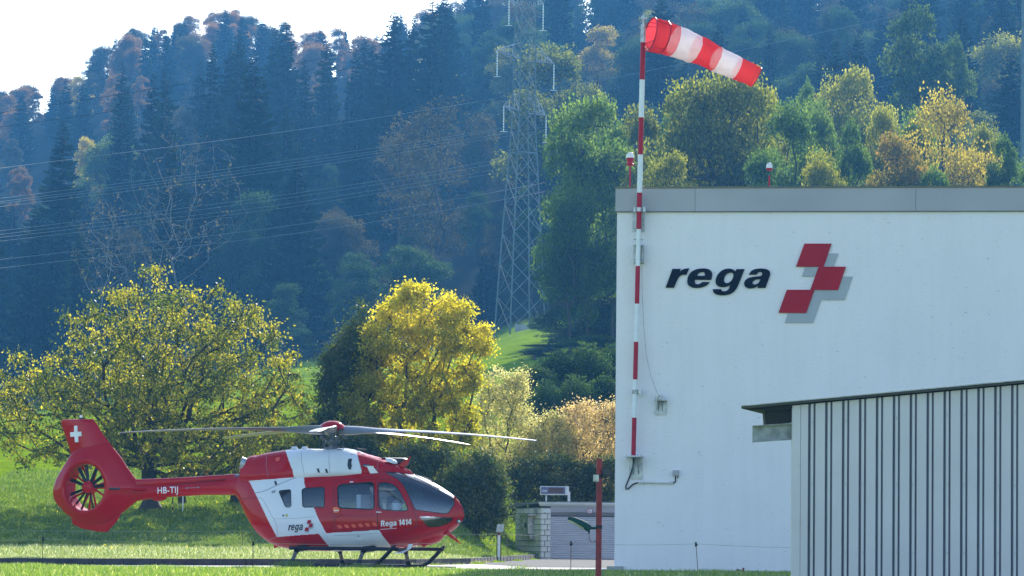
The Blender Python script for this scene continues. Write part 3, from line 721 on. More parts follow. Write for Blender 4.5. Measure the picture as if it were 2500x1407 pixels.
# cabinet etc. on the left wall
cab = empty('meter_cabinet', C0+ldir*1.2+lnor*.05+Vector((0, 0, .9)), 'stained pale metal cabinet hanging on the pump house side wall', 'cabinet')
Lrot = Matrix.Rotation(math.atan2(ldir.y, ldir.x), 3, 'Z')
def lw(px, py, off=.02):
    return at_plane(px, py, C0+lnor*off, lnor)
def lbox(px0, py0, px1, py1, o0, o1, name, mat, par):
    a = lw(px0, py0, o1); b = lw(px1, py1, o1); m = MB(); ta = (a-C0).dot(ldir); tb = (b-C0).dot(ldir)
    c = C0+ldir*(ta+tb)/2+lnor*(o0+o1)/2; m.box((c.x, c.y, (a.z+b.z)/2), (abs(ta-tb), o1-o0, abs(a.z-b.z)), Lrot); wparent(m.build(name, M[mat]), par)
lbox(1269, 1259, 1289, 1305, .02, .26, 'door', 'steel_cab', cab)
lbox(1266, 1256, 1291, 1259, .02, .34, 'rain_cap', 'galv', cab)
lbox(1281, 1276, 1284, 1289, .262, .28, 'handle', 'black', cab)
lbox(1276, 1306, 1294, 1317, .02, .2, 'tray', 'steel_cab', cab)
lbox(1294, 1280, 1301, 1286, .02, .06, 'socket', 'white', cab)
vent = MB(); c = lw(1308, 1247, .03); vent.box(c, (.3, .03, .2), Lrot); o = vent.build('vent', M['fascia']); wparent(o, ph)
m = MB(); c = at(1333, 1247, PY-.04); m.box(c, (.12, .06, .12)); m.tube([c+Vector((0, -.03, 0)), c+Vector((0, -.05, 0))], .022, 8); o = m.build('switch_box', M['white']); wparent(o, ph)
# no-entry style round sign on the hood
c = at(1440, 1248, PY-.01); m = MB(); m.lathe([(.105, 0), (.105, .012)], c, (0, -1, 0), 24); so = empty('round_sign', c, 'round red and white prohibition sign above the roller shutter', 'sign')
wparent(m.build('disc', M['white']), so)
m = MB(); ring = [c+Vector((.097*math.cos(a), -.016, .097*math.sin(a))) for a in np.linspace(0, 2*math.pi, 25)]; m.tube(ring, .009, 5, False); m.box(c+Vector((0, -.016, 0)), (.016, .008, .19)); wparent(m.build('red_ring', M['sign_red']), so)
m = MB(); m.box(c+Vector((-.045, -.018, .025)), (.016, .006, .06)); m.box(c+Vector((-.03, -.018, -.03)), (.06, .006, .012)); m.box(c+Vector((.04, -.018, -.035)), (.05, .006, .012)); wparent(m.build('pictogram', M['sign_red']), so)
# litre display on the roof
M['disp_blue'] = paint('display_blue', (.10, .12, .26), .3); M['disp_red'] = paint('display_dark_red', (.045, .006, .03), .15); M['disp_frame'] = paint('display_frame', (.66, .67, .68), .4)
dsp = empty('counter_display', (at(1350, 1225, PY+.3).x, PY+.3, pz(1226)), 'white framed fuel counter display standing on the pump house roof', 'display')
def dbox(px0, py0, px1, py1, y0, y1, name, mat):
    a = at(px0, py0, PY+y0); b = at(px1, py1, PY+y0); m = MB(); m.box(((a.x+b.x)/2, PY+(y0+y1)/2, (a.z+b.z)/2), (abs(a.x-b.x), y1-y0, abs(a.z-b.z))); wparent(m.build(name, M[mat]), dsp)
dbox(1319, 1187, 1389, 1209, .3, .5, 'case', 'disp_frame')
dbox(1321, 1189, 1338, 1206.5, .285, .299, 'label_panel', 'disp_blue'); dbox(1338.2, 1189, 1380, 1206.5, .287, .299, 'bezel', 'disp_blue'); dbox(1339.5, 1191.5, 1376, 1204.5, .275, .286, 'screen', 'disp_red')
dbox(1332, 1209, 1335, 1227, .35, .42, 'post', 'disp_frame'); dbox(1386, 1201, 1392, 1227, .35, .42, 'post', 'disp_frame')
v, f = text_mesh('Liter', 1, .01); m = MB(); a = at(1322.5, 1201, PY+.28); m.add([(a.x+x*.105, PY+.281, a.z+y*.135) for x, y, z in v], f); wparent(m.build('lettering', M['white']), dsp)
# ------------------------------------------------------------ rescue helicopter
TH = R(28.0); EU = Vector((math.cos(TH), -math.sin(TH), 0)); EW = Vector((-math.sin(TH), -math.cos(TH), 0)); EZ = Vector((0, 0, 1))
H0 = Vector(at(815, 1388, 100.0)); H0.z = 0.004
heli = empty('helicopter', H0, 'red and white rescue helicopter standing on its skids on the concrete pad', 'helicopter')
def P2H(px, py, w=0.0):
    p = at_plane(px, py, H0+EW*w, EW) - H0; return p.dot(EU), p.z
def L2W(u, w, z): return H0 + EU*u + EW*w + EZ*z
def L2Wn(A): A = np.asarray(A, float); return np.array(H0) + A[..., 0:1]*np.array(EU) + A[..., 1:2]*np.array(EW) + A[..., 2:3]*np.array(EZ)
def PW(px, py, w=0.0):
    u, z = P2H(px, py, w); return L2W(u, w, z)
def carpaint(name, c, rough=.25):
    m = paint(name, c, rough, var=.05, scale=1.5, coat=.5, spec=.0)
    nt = m.node_tree; n = nt.nodes; l = nt.links; b = n['Principled BSDF']
    # the inner side of the skin is a dull grey lining
    gm = n.new('ShaderNodeNewGeometry'); mx = n.new('ShaderNodeMix'); mx.data_type = 'RGBA'
    src = b.inputs['Base Color'].links[0].from_socket
    l.new(gm.outputs['Backfacing'], mx.inputs[0]); l.new(src, mx.inputs[6]); mx.inputs[7].default_value = (.05, .055, .06, 1); l.new(mx.outputs[2], b.inputs['Base Color'])
    # faint waviness of thin sheet
    nz = n.new('ShaderNodeTexNoise'); nz.inputs['Scale'].default_value = 2.2; tc = n.new('ShaderNodeTexCoord'); l.new(tc.outputs['Object'], nz.inputs[0])
    bp = n.new('ShaderNodeBump'); bp.inputs['Strength'].default_value = .25; bp.inputs['Distance'].default_value = .05; l.new(nz.outputs[0], bp.inputs['Height']); l.new(bp.outputs[0], b.inputs['Normal']); l.new(bp.outputs[0], b.inputs['Coat Normal'])
    return m
M['h_red'] = carpaint('helicopter_red', (.42, .001, .005))
M['h_white'] = carpaint('helicopter_white', (.70, .72, .75))
M['h_orange'] = paint('reflective_orange', (.75, .09, .04), .35, var=.1)
M['seam'] = paint('panel_seam', (.06, .02, .025), .6)
M['seam_grey'] = paint('panel_seam_grey', (.22, .24, .28), .6)
M['rubber_seal'] = M['rubber']
M['blade'] = paint('rotor_blade_grey', (.19, .195, .21), .35, var=.15, coat=.2)
M['titan'] = paint('rotor_metal', (.09, .10, .13), .4, .6, var=.4, scale=12)
M['soot'] = paint('exhaust_black', (.012, .012, .018), .35, .5)
M['seat'] = paint('seat_cloth', (.05, .055, .065), .8, var=.3)
M['interior'] = paint('cabin_lining', (.22, .23, .25), .7)
M['dash'] = paint('dark_panel', (.02, .022, .028), .5)
M['orange'] = paint('handle_orange', (.85, .16, .02), .4)
M['text_white'] = paint('lettering_white', (.78, .78, .80), .4)
M['text_navy'] = paint('lettering_navy', (.01, .012, .03), .4)
M['lime'] = paint('lime_ball', (.45, .6, .05), .6)
def glassmat(name, tint, refl=.35, dust=.02):
    m, nt, n, l = nodes_of(name); n.remove(n['Principled BSDF']); out = n['Material Output']
    tp = n.new('ShaderNodeBsdfTransparent'); tp.inputs[0].default_value = col4(tint)
    gl = n.new('ShaderNodeBsdfGlossy'); gl.inputs['Roughness'].default_value = .07; gl.inputs[0].default_value = (.95, .97, 1, 1)
    fr = n.new('ShaderNodeFresnel'); fr.inputs[0].default_value = 1.5
    mr = n.new('ShaderNodeMapRange'); mr.inputs[3].default_value = refl*.10; mr.inputs[4].default_value = 1; l.new(fr.outputs[0], mr.inputs[0])
    nz = n.new('ShaderNodeTexNoise'); nz.inputs['Scale'].default_value = 1.5; tc = n.new('ShaderNodeTexCoord'); l.new(tc.outputs['Object'], nz.inputs[0])
    bp = n.new('ShaderNodeBump'); bp.inputs['Strength'].default_value = .1; l.new(nz.outputs[0], bp.inputs['Height']); l.new(bp.outputs[0], gl.inputs['Normal'])
    mx = n.new('ShaderNodeMixShader'); l.new(mr.outputs[0], mx.inputs[0]); l.new(tp.outputs[0], mx.inputs[1]); l.new(gl.outputs[0], mx.inputs[2])
    g2 = n.new('ShaderNodeBsdfGlossy'); g2.inputs['Roughness'].default_value = .28; g2.inputs[0].default_value = (.9, .93, 1, 1)   # dust film
    m3 = n.new('ShaderNodeMixShader'); m3.inputs[0].default_value = dust; l.new(mx.outputs[0], m3.inputs[1]); l.new(g2.outputs[0], m3.inputs[2])
    l.new(m3.outputs[0], out.inputs[0]); return m
M['glass'] = glassmat('cabin_glass', (.66, .74, .84), dust=.012)
M['ws_glass'] = glassmat('windshield_glass', (.42, .50, .60), dust=.045)
M['glass_dark'] = glassmat('tinted_glass', (.30, .34, .36))

def spline_uz(px_list, w=0):
    pts = sorted([P2H(x, y, w) for x, y in px_list]); return np.array(pts)
def smooth_interp(u, P):
    """monotone-ish Catmull-Rom over (u, z) pairs"""
    x, y = P[:, 0], P[:, 1]; mm = np.gradient(y, x); i = np.clip(np.searchsorted(x, u)-1, 0, len(x)-2); h = x[i+1]-x[i]; t = np.clip((u-x[i])/h, 0, 1)
    return (2*t**3-3*t**2+1)*y[i]+(t**3-2*t**2+t)*h*mm[i]+(-2*t**3+3*t**2)*y[i+1]+(t**3-t**2)*h*mm[i+1]
class Loft:
    def __init__(s, top, bot, W, n_exp=2.5, taper=.12, zmid=.5, wexp=None):
        s.top, s.bot = spline_uz(top), spline_uz(bot); s.W = np.array(W, float); s.n = n_exp; s.tap = taper; s.zm = zmid
        s.u0 = max(s.top[0, 0], s.bot[0, 0]); s.u1 = min(s.top[-1, 0], s.bot[-1, 0])
    def st(s, u):
        zt = smooth_interp(u, s.top); zb = smooth_interp(u, s.bot); w = smooth_interp(u, s.W); w = np.maximum(w, 0.0)
        zc = zb+(zt-zb)*s.zm; return zc, zt-zc, zc-zb, w
    def pt(s, u, phi):
        zc, ht, hb, w = s.st(u); c, sn = np.cos(phi), np.sin(phi); e = 2/s.n
        v = np.sign(sn)*np.abs(sn)**e; ww = w*np.sign(c)*np.abs(c)**e*(1-s.tap*v)
        return np.stack([u+0*phi, ww, zc+np.where(v > 0, ht, hb)*v], -1)
    def side_w(s, u, z):
        zc, ht, hb, w = s.st(np.array([u])); zc, ht, hb, w = float(zc[0]), float(ht[0]), float(hb[0]), float(w[0])
        v = (z-zc)/(ht if z > zc else hb); v = max(-.999, min(.999, v)); c = (1-abs(v)**s.n)**(1/s.n)
        return w*c*(1-s.tap*v)
    def on(s, px, py, off=.004):
        w = .7
        for _ in range(12):
            u, z = P2H(px, py, w); w = .5*w+.5*(s.side_w(u, z)+off)
        u, z = P2H(px, py, w); return L2W(u, w, z)
    def grid(s, nu, nph, dense_end=True):
        t = np.linspace(0, 1, nu); t = .55*t+.45*np.sin(t*np.pi/2)**1.0 if dense_end else t
        u = s.u0+(s.u1-s.u0)*t; ph = np.linspace(0, 2*np.pi, nph, endpoint=False)
        U, PH = np.meshgrid(u, ph, indexing='ij'); return s.pt(U, PH)
body = Loft(
    top=[(560, 1166), (582, 1160), (600, 1155), (640, 1149), (735, 1146), (850, 1141), (930, 1142), (985, 1151), (1005, 1157), (1040, 1172), (1080, 1194), (1106, 1212), (1121, 1228), (1130, 1243), (1134, 1256)],
    bot=[(560, 1206), (582, 1211), (596, 1228), (615, 1262), (645, 1304), (682, 1331), (730, 1343), (800, 1346), (950, 1341), (1010, 1334), (1050, 1322), (1088, 1303), (1115, 1283), (1130, 1268), (1134, 1258)],
    W=[(-3.0, .24), (-2.75, .27), (-2.5, .40), (-2.2, .56), (-1.8, .72), (-1.3, .84), (-.7, .90), (.5, .91), (1.7, .90), (2.2, .85), (2.6, .74), (2.9, .60), (3.15, .46), (3.35, .32), (3.50, .17), (3.58, .08), (3.66, .0)],
    n_exp=2.7, taper=.10, zmid=.46)
cowl = Loft(
    top=[(608, 1127), (612, 1121), (640, 1111), (695, 1100), (745, 1096.5), (815, 1097), (856, 1097.5), (880, 1105), (930, 1120), (975, 1137), (998, 1150), (1009, 1158)],
    bot=[(608, 1180), (612, 1182), (640, 1185), (695, 1185), (745, 1182), (815, 1176), (856, 1174), (880, 1172), (930, 1168), (975, 1166), (998, 1165), (1009, 1163)],
    W=[(-2.45, .46), (-2.3, .50), (-1.5, .60), (-.6, .66), (.5, .66), (.8, .62), (1.3, .52), (1.8, .34), (2.1, .18), (2.25, .06), (2.3, .01)],
    n_exp=2.9, taper=.14, zmid=.45)
def inpoly(P, poly):
    x, y = P[:, 0], P[:, 1]; ins = np.zeros(len(P), bool); n = len(poly)
    for i in range(n):
        x0, y0 = poly[i-1]; x1, y1 = poly[i]
        c = ((y0 > y) != (y1 > y)); ins ^= c & (x < (x1-x0)*(y-y0)/((y1-y0) if y1 != y0 else 1e-9)+x0)
    return ins
WS = [(940, 1150), (946, 1157), (958, 1163), (972, 1171), (984, 1184), (994, 1202), (1003, 1222), (1010, 1238), (1016, 1245), (1050, 1250), (1085, 1254.5), (1093, 1253), (1100, 1245), (1107, 1235), (1110, 1226), (1109, 1212), (1112, 1200), (1060, 1155), (1000, 1130), (950, 1130)]
W1 = [(681, 1201), (684, 1198), (707, 1195.5), (710, 1198), (711, 1234), (708, 1239), (700, 1239), (696, 1236)]
W2 = [(737, 1198), (740, 1194), (745, 1192), (790, 1190), (792, 1192), (792, 1236), (790, 1238.5), (743, 1238.5), (739, 1236)]
W3 = [(824, 1192), (827, 1186), (834, 1183), (905, 1177.5), (910, 1179), (912, 1184), (914, 1236), (911, 1242), (905, 1244), (834, 1241), (828, 1238), (825.5, 1233)]
W4 = [(924, 1182), (928, 1179), (943, 1178), (957, 1182), (967, 1188), (976, 1200), (986, 1220), (996, 1242), (993, 1247), (985, 1248), (935, 1245), (928, 1242), (925, 1235)]
W5 = [(1024, 1262), (1060, 1262), (1106, 1264), (1103, 1272), (1090, 1281), (1068, 1287), (1050, 1288), (1042, 1284)]
WHITE = [(608, 1174), (608, 1140), (741, 1140), (742, 1165), (743, 1180), (747, 1196), (765, 1237), (775, 1262), (796, 1302), (860, 1298.5), (925, 1294), (935, 1310), (950, 1328), (965, 1350), (820, 1356), (803, 1334), (778, 1303.5), (730, 1307), (676, 1311.5), (655, 1272), (633, 1225), (622, 1203)]
D_SLIDE = [(816, 1172), (919, 1168), (921, 1180), (922, 1293), (818, 1298), (816, 1280)]
D_COCK = [(921, 1168), (945, 1167), (962, 1171), (975, 1180), (990, 1203), (1005, 1238), (1014, 1253), (1018, 1275), (1015, 1290), (1005, 1293), (924, 1297)]
CWHITE = [(695, 1080), (697, 1100), (706, 1128), (714, 1148), (724, 1200), (860, 1200), (888, 1190), (882, 1147), (876, 1127), (872, 1108), (868, 1080)]
CWHITE2 = [(608, 1174), (730, 1165), (730, 1200), (600, 1200)]
def split_skin(loft, nu, nph, classes, prefix):
    G = loft.grid(nu, nph); P = G.reshape(-1, 3)
    uu, ww, zz = P[:, 0], P[:, 1], P[:, 2]
    idx = np.arange(nu*nph).reshape(nu, nph); nx_ = np.roll(idx, -1, 1)
    F = np.stack([idx[:-1], idx[1:], nx_[1:], nx_[:-1]], -1).reshape(-1, 4)
    c = P[F].mean(1); side = np.where(c[:, 1] >= 0, 1, -1); m_ = c.copy(); m_[:, 1] = np.abs(m_[:, 1]); px = project(L2Wn(m_))
    Wd = L2Wn(P)
    # analytic vertex normals
    Gw = Wd.reshape(nu, nph, 3); du = np.gradient(Gw, axis=0); dp = np.roll(Gw, -1, 1)-np.roll(Gw, 1, 1); N = np.cross(dp, du); N /= np.linalg.norm(N, axis=-1, keepdims=True)+1e-12
    N = N.reshape(-1, 3); ctr = Gw.mean(1, keepdims=True); sgn = np.sign(((Gw-ctr).reshape(-1, 3)*N).sum(1)); 
    if (sgn < 0).mean() > .5: N = -N
    return Wd, F, N, px, side, c
def emit(Wd, F, N, sel, name, mats, mi, parent, inset=0.0):
    f = F[sel]; 
    if len(f) == 0: return None
    uq, inv = np.unique(f.ravel(), return_inverse=True); V = Wd[uq]-N[uq]*inset; f2 = inv.reshape(-1, 4)
    # orient the faces outwards
    v0, v1, v2 = V[f2[:, 0]], V[f2[:, 1]], V[f2[:, 2]]; fn = np.cross(v1-v0, V[f2[:, 3]]-v0)
    flip = ((fn*N[uq][f2[:, 0]]).sum(1) < 0); f2[flip] = f2[flip][:, ::-1]
    me = fast_mesh(name, V, f2, None, smooth=True)
    for q in mats: me.materials.append(q)
    if mi is not None: me.polygons.foreach_set('material_index', mi[sel].astype(np.int32))
    nn = N[uq]; me.normals_split_custom_set_from_vertices([tuple(x) for x in nn])
    o = link(name, me); wparent(o, parent); return o
Wd, F, N, px, side, cc = split_skin(body, 620, 380, None, '')
mi = np.zeros(len(F), int); mi[inpoly(px, WHITE)] = 1
wn_ = {'WS': inpoly(px, WS), 'W1': inpoly(px, W1), 'W2': inpoly(px, W2), 'W3': inpoly(px, W3), 'W4': inpoly(px, W4), 'W5': inpoly(px, W5)}
anyw = np.zeros(len(F), bool)
for v_ in wn_.values(): anyw |= v_
slide = inpoly(px, D_SLIDE); cock = inpoly(px, D_COCK) & ~slide; low = cc[:, 2] > .55
SK = [M['h_red'], M['h_white']]
emit(Wd, F, N, ~anyw & ~slide & ~cock, 'fuselage_shell', SK, mi, heli)
doors = {}
for sd in (1, -1):
    s_ = side == sd
    d1 = emit(Wd, F, N, slide & ~anyw & s_, 'sliding_door', SK, mi, heli); d2 = emit(Wd, F, N, cock & ~anyw & s_, 'cockpit_door', SK, mi, heli)
    doors[sd] = (d1, d2)
    for k in ('W1', 'W2', 'W3', 'W4', 'W5'):
        par = {'W3': d1, 'W4': d2}.get(k, heli)
        o = emit(Wd, F, N, wn_[k] & s_, 'window', [M['glass']], None, heli, .006)
        if par is not heli: o.parent = par; o.matrix_parent_inverse = par.matrix_parent_inverse.copy(); o.matrix_parent_inverse = (heli.matrix_basis @ par.matrix_parent_inverse @ par.matrix_basis).inverted()
        if k == 'W1': o.data.materials[0] = M['glass_dark']
emit(Wd, F, N, wn_['WS'], 'windshield', [M['ws_glass']], None, heli, .004)
Wd2, F2, N2, px2, side2, cc2 = split_skin(cowl, 360, 220, None, '')
mi2 = np.zeros(len(F2), int); mi2[inpoly(px2, CWHITE)] = 1; mi2[inpoly(px2, CWHITE2)] = 1
emit(Wd2, F2, N2, np.ones(len(F2), bool), 'engine_cowling', SK, mi2, heli)
# cap the blunt rear of the cowling
def ringcap(loft, u, name, mat, n=40):
    ph = np.linspace(0, 2*np.pi, n, endpoint=False); P = L2Wn(loft.pt(np.full(n, u), ph)); m = MB(); m.add([tuple(p) for p in P], [tuple(range(n))]); wparent(m.build(name, mat), heli)
ringcap(cowl, cowl.u0+.002, 'cowling_end', M['h_red'])

def decal_line(loft, pts, rad, mat, name='panel_line', par=None, off=.001, closed=False):
    q = []
    pp_ = list(pts)+([pts[0]] if closed else [])
    for (x0, y0), (x1, y1) in zip(pp_[:-1], pp_[1:]):
        n = max(1, int(math.hypot(x1-x0, y1-y0)/6))
        for k in range(n): q.append(loft.on(x0+(x1-x0)*k/n, y0+(y1-y0)*k/n, off))
    q.append(loft.on(*pp_[-1], off)); m = MB(); m.tube(q, rad, 5, not closed); o = m.build(name, mat, smooth=True); wparent(o, par or heli); return o
for k in (W2, W4): decal_line(body, k, .010, M['rubber'], 'window_seal', closed=True)
decal_line(body, W1, .008, M['rubber'], 'window_seal', closed=True)
decal_line(body, W3, .016, M['rubber'], 'window_seal', closed=True)
decal_line(body, WS[:15], .009, M['rubber'], 'window_seal')
decal_line(body, [(816, 1185), (817, 1230), (818, 1292), (822, 1297), (921, 1293)], .006, M['seam'])
decal_line(body, [(920, 1170), (921, 1220), (922, 1294)], .009, M['seam'])
decal_line(body, [(924, 1170), (945, 1170), (965, 1176), (980, 1190), (995, 1217), (1008, 1243), (1014, 1252), (1018, 1268), (1016, 1285), (1008, 1291), (985, 1293)], .007, M['seam'])
decal_line(body, [(816, 1176), (830, 1172), (918, 1167)], .005, M['seam'])
decal_line(body, [(813, 1174), (813, 1298)], .004, M['seam'])
decal_line(body, [(622, 1204), (640, 1201), (655, 1195), (672, 1187), (690, 1179), (712, 1170), (735, 1164)], .008, M['seam_grey'])
decal_line(body, [(625, 1215), (638, 1216), (645, 1225), (658, 1250), (670, 1270), (676, 1285), (677, 1305), (674, 1313), (655, 1318)], .005, M['seam_grey'])
decal_line(body, [(628, 1216), (600, 1217), (585, 1217)], .005, M['seam'])
decal_line(body, [(670, 1267), (720, 1266), (772, 1262)], .003, M['seam_grey'])
decal_line(body, [(815, 1308), (860, 1306), (922, 1302)], .004, M['seam_grey'])
decal_line(body, [(928, 1293), (968, 1290)], .006, M['text_white'])
decal_line(body, [(1015, 1290), (1030, 1280), (1042, 1288)], .005, M['seam'])
decal_line(body, [(815, 1262), (900, 1259), (1005, 1262)], .003, M['seam'])
decal_line(body, [(990, 1322), (1035, 1308), (1082, 1294)], .006, M['seam'])
for pts in ([(651, 1112), (650, 1140), (655, 1165)], [(736, 1100), (736, 1125), (743, 1160)], [(804, 1099), (803, 1125), (806, 1156)], [(925, 1120), (921, 1140), (921, 1148)]):
    decal_line(cowl, pts, .005, M['seam_grey'])
decal_line(body, [(843, 1151), (860, 1149), (878, 1145), (897, 1143), (925, 1147)], .010, M['dash'], 'roof_rail')
def decal(loft, pts, mat, name, off=.006, th=.006, par=None):
    P = [loft.on(x, y, off) for x, y in pts]; m = MB(); m.prism(P, -EW*th); o = m.build(name, mat); wparent(o, par or heli); return o
# cowling latches and air intake
for x, y in ((732, 1158), (753, 1155), (776, 1150), (796, 1151)):
    decal(cowl if y < 1152 else body, [(x-3, y-6), (x+2, y-6), (x+5, y+4), (x, y+4)], M['dash'], 'latch', .012)
decal(body, [(669, 1175), (673, 1174), (677, 1183), (672, 1185)], M['dash'], 'latch', .012)
decal(cowl, [(857, 1109), (862, 1106.5), (864, 1108), (859, 1122), (857, 1132), (859, 1136), (856, 1147), (851, 1146), (848, 1136), (850, 1122)], M['dash'], 'air_intake', .014)
decal_line(cowl, [(864, 1107), (872, 1108), (877, 1128), (884, 1147)], .004, M['seam_grey'])
decal(cowl, [(884, 1136), (888, 1133), (902, 1134), (904, 1138), (898, 1139), (886, 1139)], M['titan'], 'vent_grille', .008)
decal(cowl, [(672, 1119), (680, 1116), (683, 1119), (681, 1125), (674, 1127)], M['h_orange'], 'drain_scoop', .03, .03)
# orange and white markings on the skin
for i in range(6):
    x = 822+i*17; y = 1293-i*1.2
    decal(body, [(x, y-10), (x+9, y-11), (x+15, y-3), (x+5, y-2)], M['h_orange'], 'reflective_patch', .004, .002)
decal(body, [(812, 1240), (816, 1238), (824, 1239), (829, 1243), (829, 1249), (824, 1252.5), (815, 1252)], M['orange'], 'door_handle', .03, .03)
decal(body, [(815, 1245), (828, 1246), (826, 1248), (815, 1248)], M['text_white'], 'handle_lever', .05, .015)
decal(body, [(799, 1259), (830, 1256), (832, 1258), (826, 1260), (800, 1261)], M['h_red'], 'door_step', .03, .03)
decal(body, [(918, 1249), (930, 1250), (930, 1252), (918, 1251.5)], M['text_white'], 'door_handle', .03, .02)
decal(body, [(854, 1176), (862, 1175.5), (862, 1178), (854, 1178.5)], M['text_white'], 'label_plate', .006, .003)
decal(body, [(871, 1309), (874, 1307.5), (878, 1308), (878, 1310.5), (873, 1311)], M['seam_grey'], 'fuel_port', .006, .004)
decal(body, [(697, 1256), (702, 1255.5), (702, 1262), (697, 1262)], paint('lime_label', (.45, .5, .05), .5), 'label_plate', .006, .003)
decal(body, [(689, 1257), (693, 1256.5), (693, 1261), (690, 1261.5)], M['dash'], 'label_plate', .006, .003)
decal(body, [(663, 1199), (672, 1197), (674, 1199), (671, 1203), (663, 1205)], M['seam_grey'], 'recessed_light', .004, .003)
# lettering
def letter_on(loft, loops, fx, fy, name, mat, off=.006):
    v, f = solid2d(loops, .5); m = MB(); m.add([loft.on(fx(x, y), fy(x, y), off if c > 0 else off-.004) for x, y, c in v], f); o = m.build(name, mat); wparent(o, heli); return o
lx = lambda x, y: 703+(x-122)*(36.5/1228)
ly = lambda x, y: 1281.6+(y-460)*(14.2/230)-(x-122)*(1.2/1228)
for ch in 'rega': letter_on(body, [smooth_poly(q, 1) for q in LET[ch]], lx, ly, 'letter', M['text_navy'])
gx = lambda x, y: 743+(x-1447)*(23.5/870)
gy = lambda x, y: 1270.5+(y-170)*(30.5/930)-(x-1447)*(1.0/870)
for q in EMB_G: letter_on(body, [[(x, y) for x, y in q]], gx, gy, 'grey_emblem', M['sign_grey'], .005)
for q in EMB_R: letter_on(body, [[(x, y) for x, y in q]], gx, gy, 'red_emblem', M['sign_red'], .009)
up = lambda q, s_: [((x+(y-687)*.367)*s_, y) for x, y in q]
def glyph(ch):
    if ch == 'R': return [[(0,690),(0,375),(150,375),(200,390),(228,425),(228,475),(205,512),(168,530),(245,690),(165,690),(100,548),(70,548),(70,690)], [(70,430),(70,498),(130,498),(155,485),(155,445),(130,430)]]
    if ch == '1': return [[(60,690),(60,460),(8,470),(8,425),(55,415),(85,375),(128,375),(128,690)]]
    if ch == '4': return [[(125,690),(125,628),(0,628),(0,565),(112,375),(192,375),(192,570),(228,570),(228,628),(192,628),(192,690)], [(125,570),(125,465),(62,570)]]
    return [smooth_poly(up(q, .74), 1) for q in LET[ch]]
cur = 0; run = []
for ch in 'Rega 1414':
    if ch == ' ': cur += 120; continue
    g_ = glyph(ch); xa = min(x for x, y in g_[0]); xb = max(x for x, y in g_[0]); run.append([[(x-xa+cur, y) for x, y in q] for q in g_]); cur += xb-xa+28
cur -= 28
for g_ in run: letter_on(body, g_, lambda x, y: 930+x*75/cur, lambda x, y: 1285.8+(y-690)*14.3/315-x*4.5/cur, 'letter', M['text_white'])
# ---- tail boom
def tubeloft(stations, name, mats, seg=40, smooth=60, cap=True, mfun=None, parent=None, n_exp=2.0):
    """stations: (u, w, z, half_w, half_z)"""
    m = MB(); V = []
    for (u, w, z, hw, hz) in stations:
        for k in range(seg):
            a = 2*math.pi*k/seg; c, s_ = math.cos(a), math.sin(a); e = 2/n_exp
            V.append(L2W(u, w+hw*math.copysign(abs(c)**e, c), z+hz*math.copysign(abs(s_)**e, s_)))
    n = len(stations); Fs = [(i*seg+k, i*seg+(k+1) % seg, (i+1)*seg+(k+1) % seg, (i+1)*seg+k) for i in range(n-1) for k in range(seg)]
    if cap: Fs += [tuple(range(seg)), tuple((n-1)*seg+k for k in range(seg))]
    m.add(V, Fs); o = m.build(name, mats, smooth=smooth); wparent(o, parent or heli); return o
def bst(x, yt, yb, hw):
    u, zt = P2H(x, yt); _, zb = P2H(x, yb); return (u, 0, (zt+zb)/2, hw, (zt-zb)/2)
tubeloft([bst(596, 1170, 1214, .26), bst(575, 1169, 1209, .25), bst(500, 1175, 1209, .22), bst(430, 1180, 1213, .20), bst(380, 1184, 1217, .19), bst(345, 1184, 1222, .17), bst(325, 1180, 1226, .14), bst(308, 1176, 1228, .11)], 'tail_boom', M['h_red'])
tubeloft([bst(600, 1158, 1174, .15), bst(575, 1157.5, 1173, .14), bst(480, 1164, 1182, .115), bst(400, 1168, 1188, .10), bst(345, 1170, 1194, .09), bst(312, 1171, 1198, .08)], 'boom_fairing', M['h_red'], n_exp=3)
m = MB(); m.tube([PW(576, 1168, .17), PW(480, 1177, .155), PW(400, 1188, .15), PW(345, 1193, .14)], .006, 5); wparent(m.build('panel_line', M['seam']), heli)
# collar between body and boom
# registration lettering on the boom
v, f = subdivide(*text_mesh('HB-TIJ', 1, .012, space=1.05), .2); v = np.array(v); x0, x1 = v[:, 0].min(), v[:, 0].max(); y1 = v[:, 1].max(); m = MB()
def boomw(z, zc, hw, hz): t = max(-1, min(1, (z-zc)/hz)); return hw*math.sqrt(max(0, 1-t*t))
def onboom(px_, py_, off=.006):
    b = bst(px_, float(np.interp(px_, [380, 430, 500], [1184, 1180, 1175])), float(np.interp(px_, [380, 430, 500], [1217, 1213, 1209])), .20); w = .2
    for _ in range(6): u, z = P2H(px_, py_, w); w = boomw(z, b[2], float(np.interp(px_, [380, 430, 500], [.19, .20, .22])), b[4])+off
    return L2W(u, w, z)
m.add([onboom(384.5+(x-x0)*(50/(x1-x0)), 1205.5-y*15.5/y1-(x-x0)/(x1-x0)*2.0, .008) for x, y, z in v], f); wparent(m.build('lettering', M['text_white']), heli)
m = MB(); m.tube([onboom(452, 1192), onboom(486, 1190)], .006, 5)
for x, y in ((457, 1192), (485, 1190)): m.lathe([(.02, 0), (.02, .02)], onboom(x, y), EW, 10)
wparent(m.build('grab_line', M['seam_grey']), heli)
tubeloft([bst(372, 1214, 1220, .04), bst(380, 1214, 1224, .06), bst(395, 1213, 1223, .06), bst(405, 1212, 1219, .04)], 'boom_fitting', M['h_red'], 16)
m = MB(); m.tube([PW(500, 1160, 0), PW(512, 1145, 0)], .008, 5); wparent(m.build('whip_antenna', M['h_red']), heli)
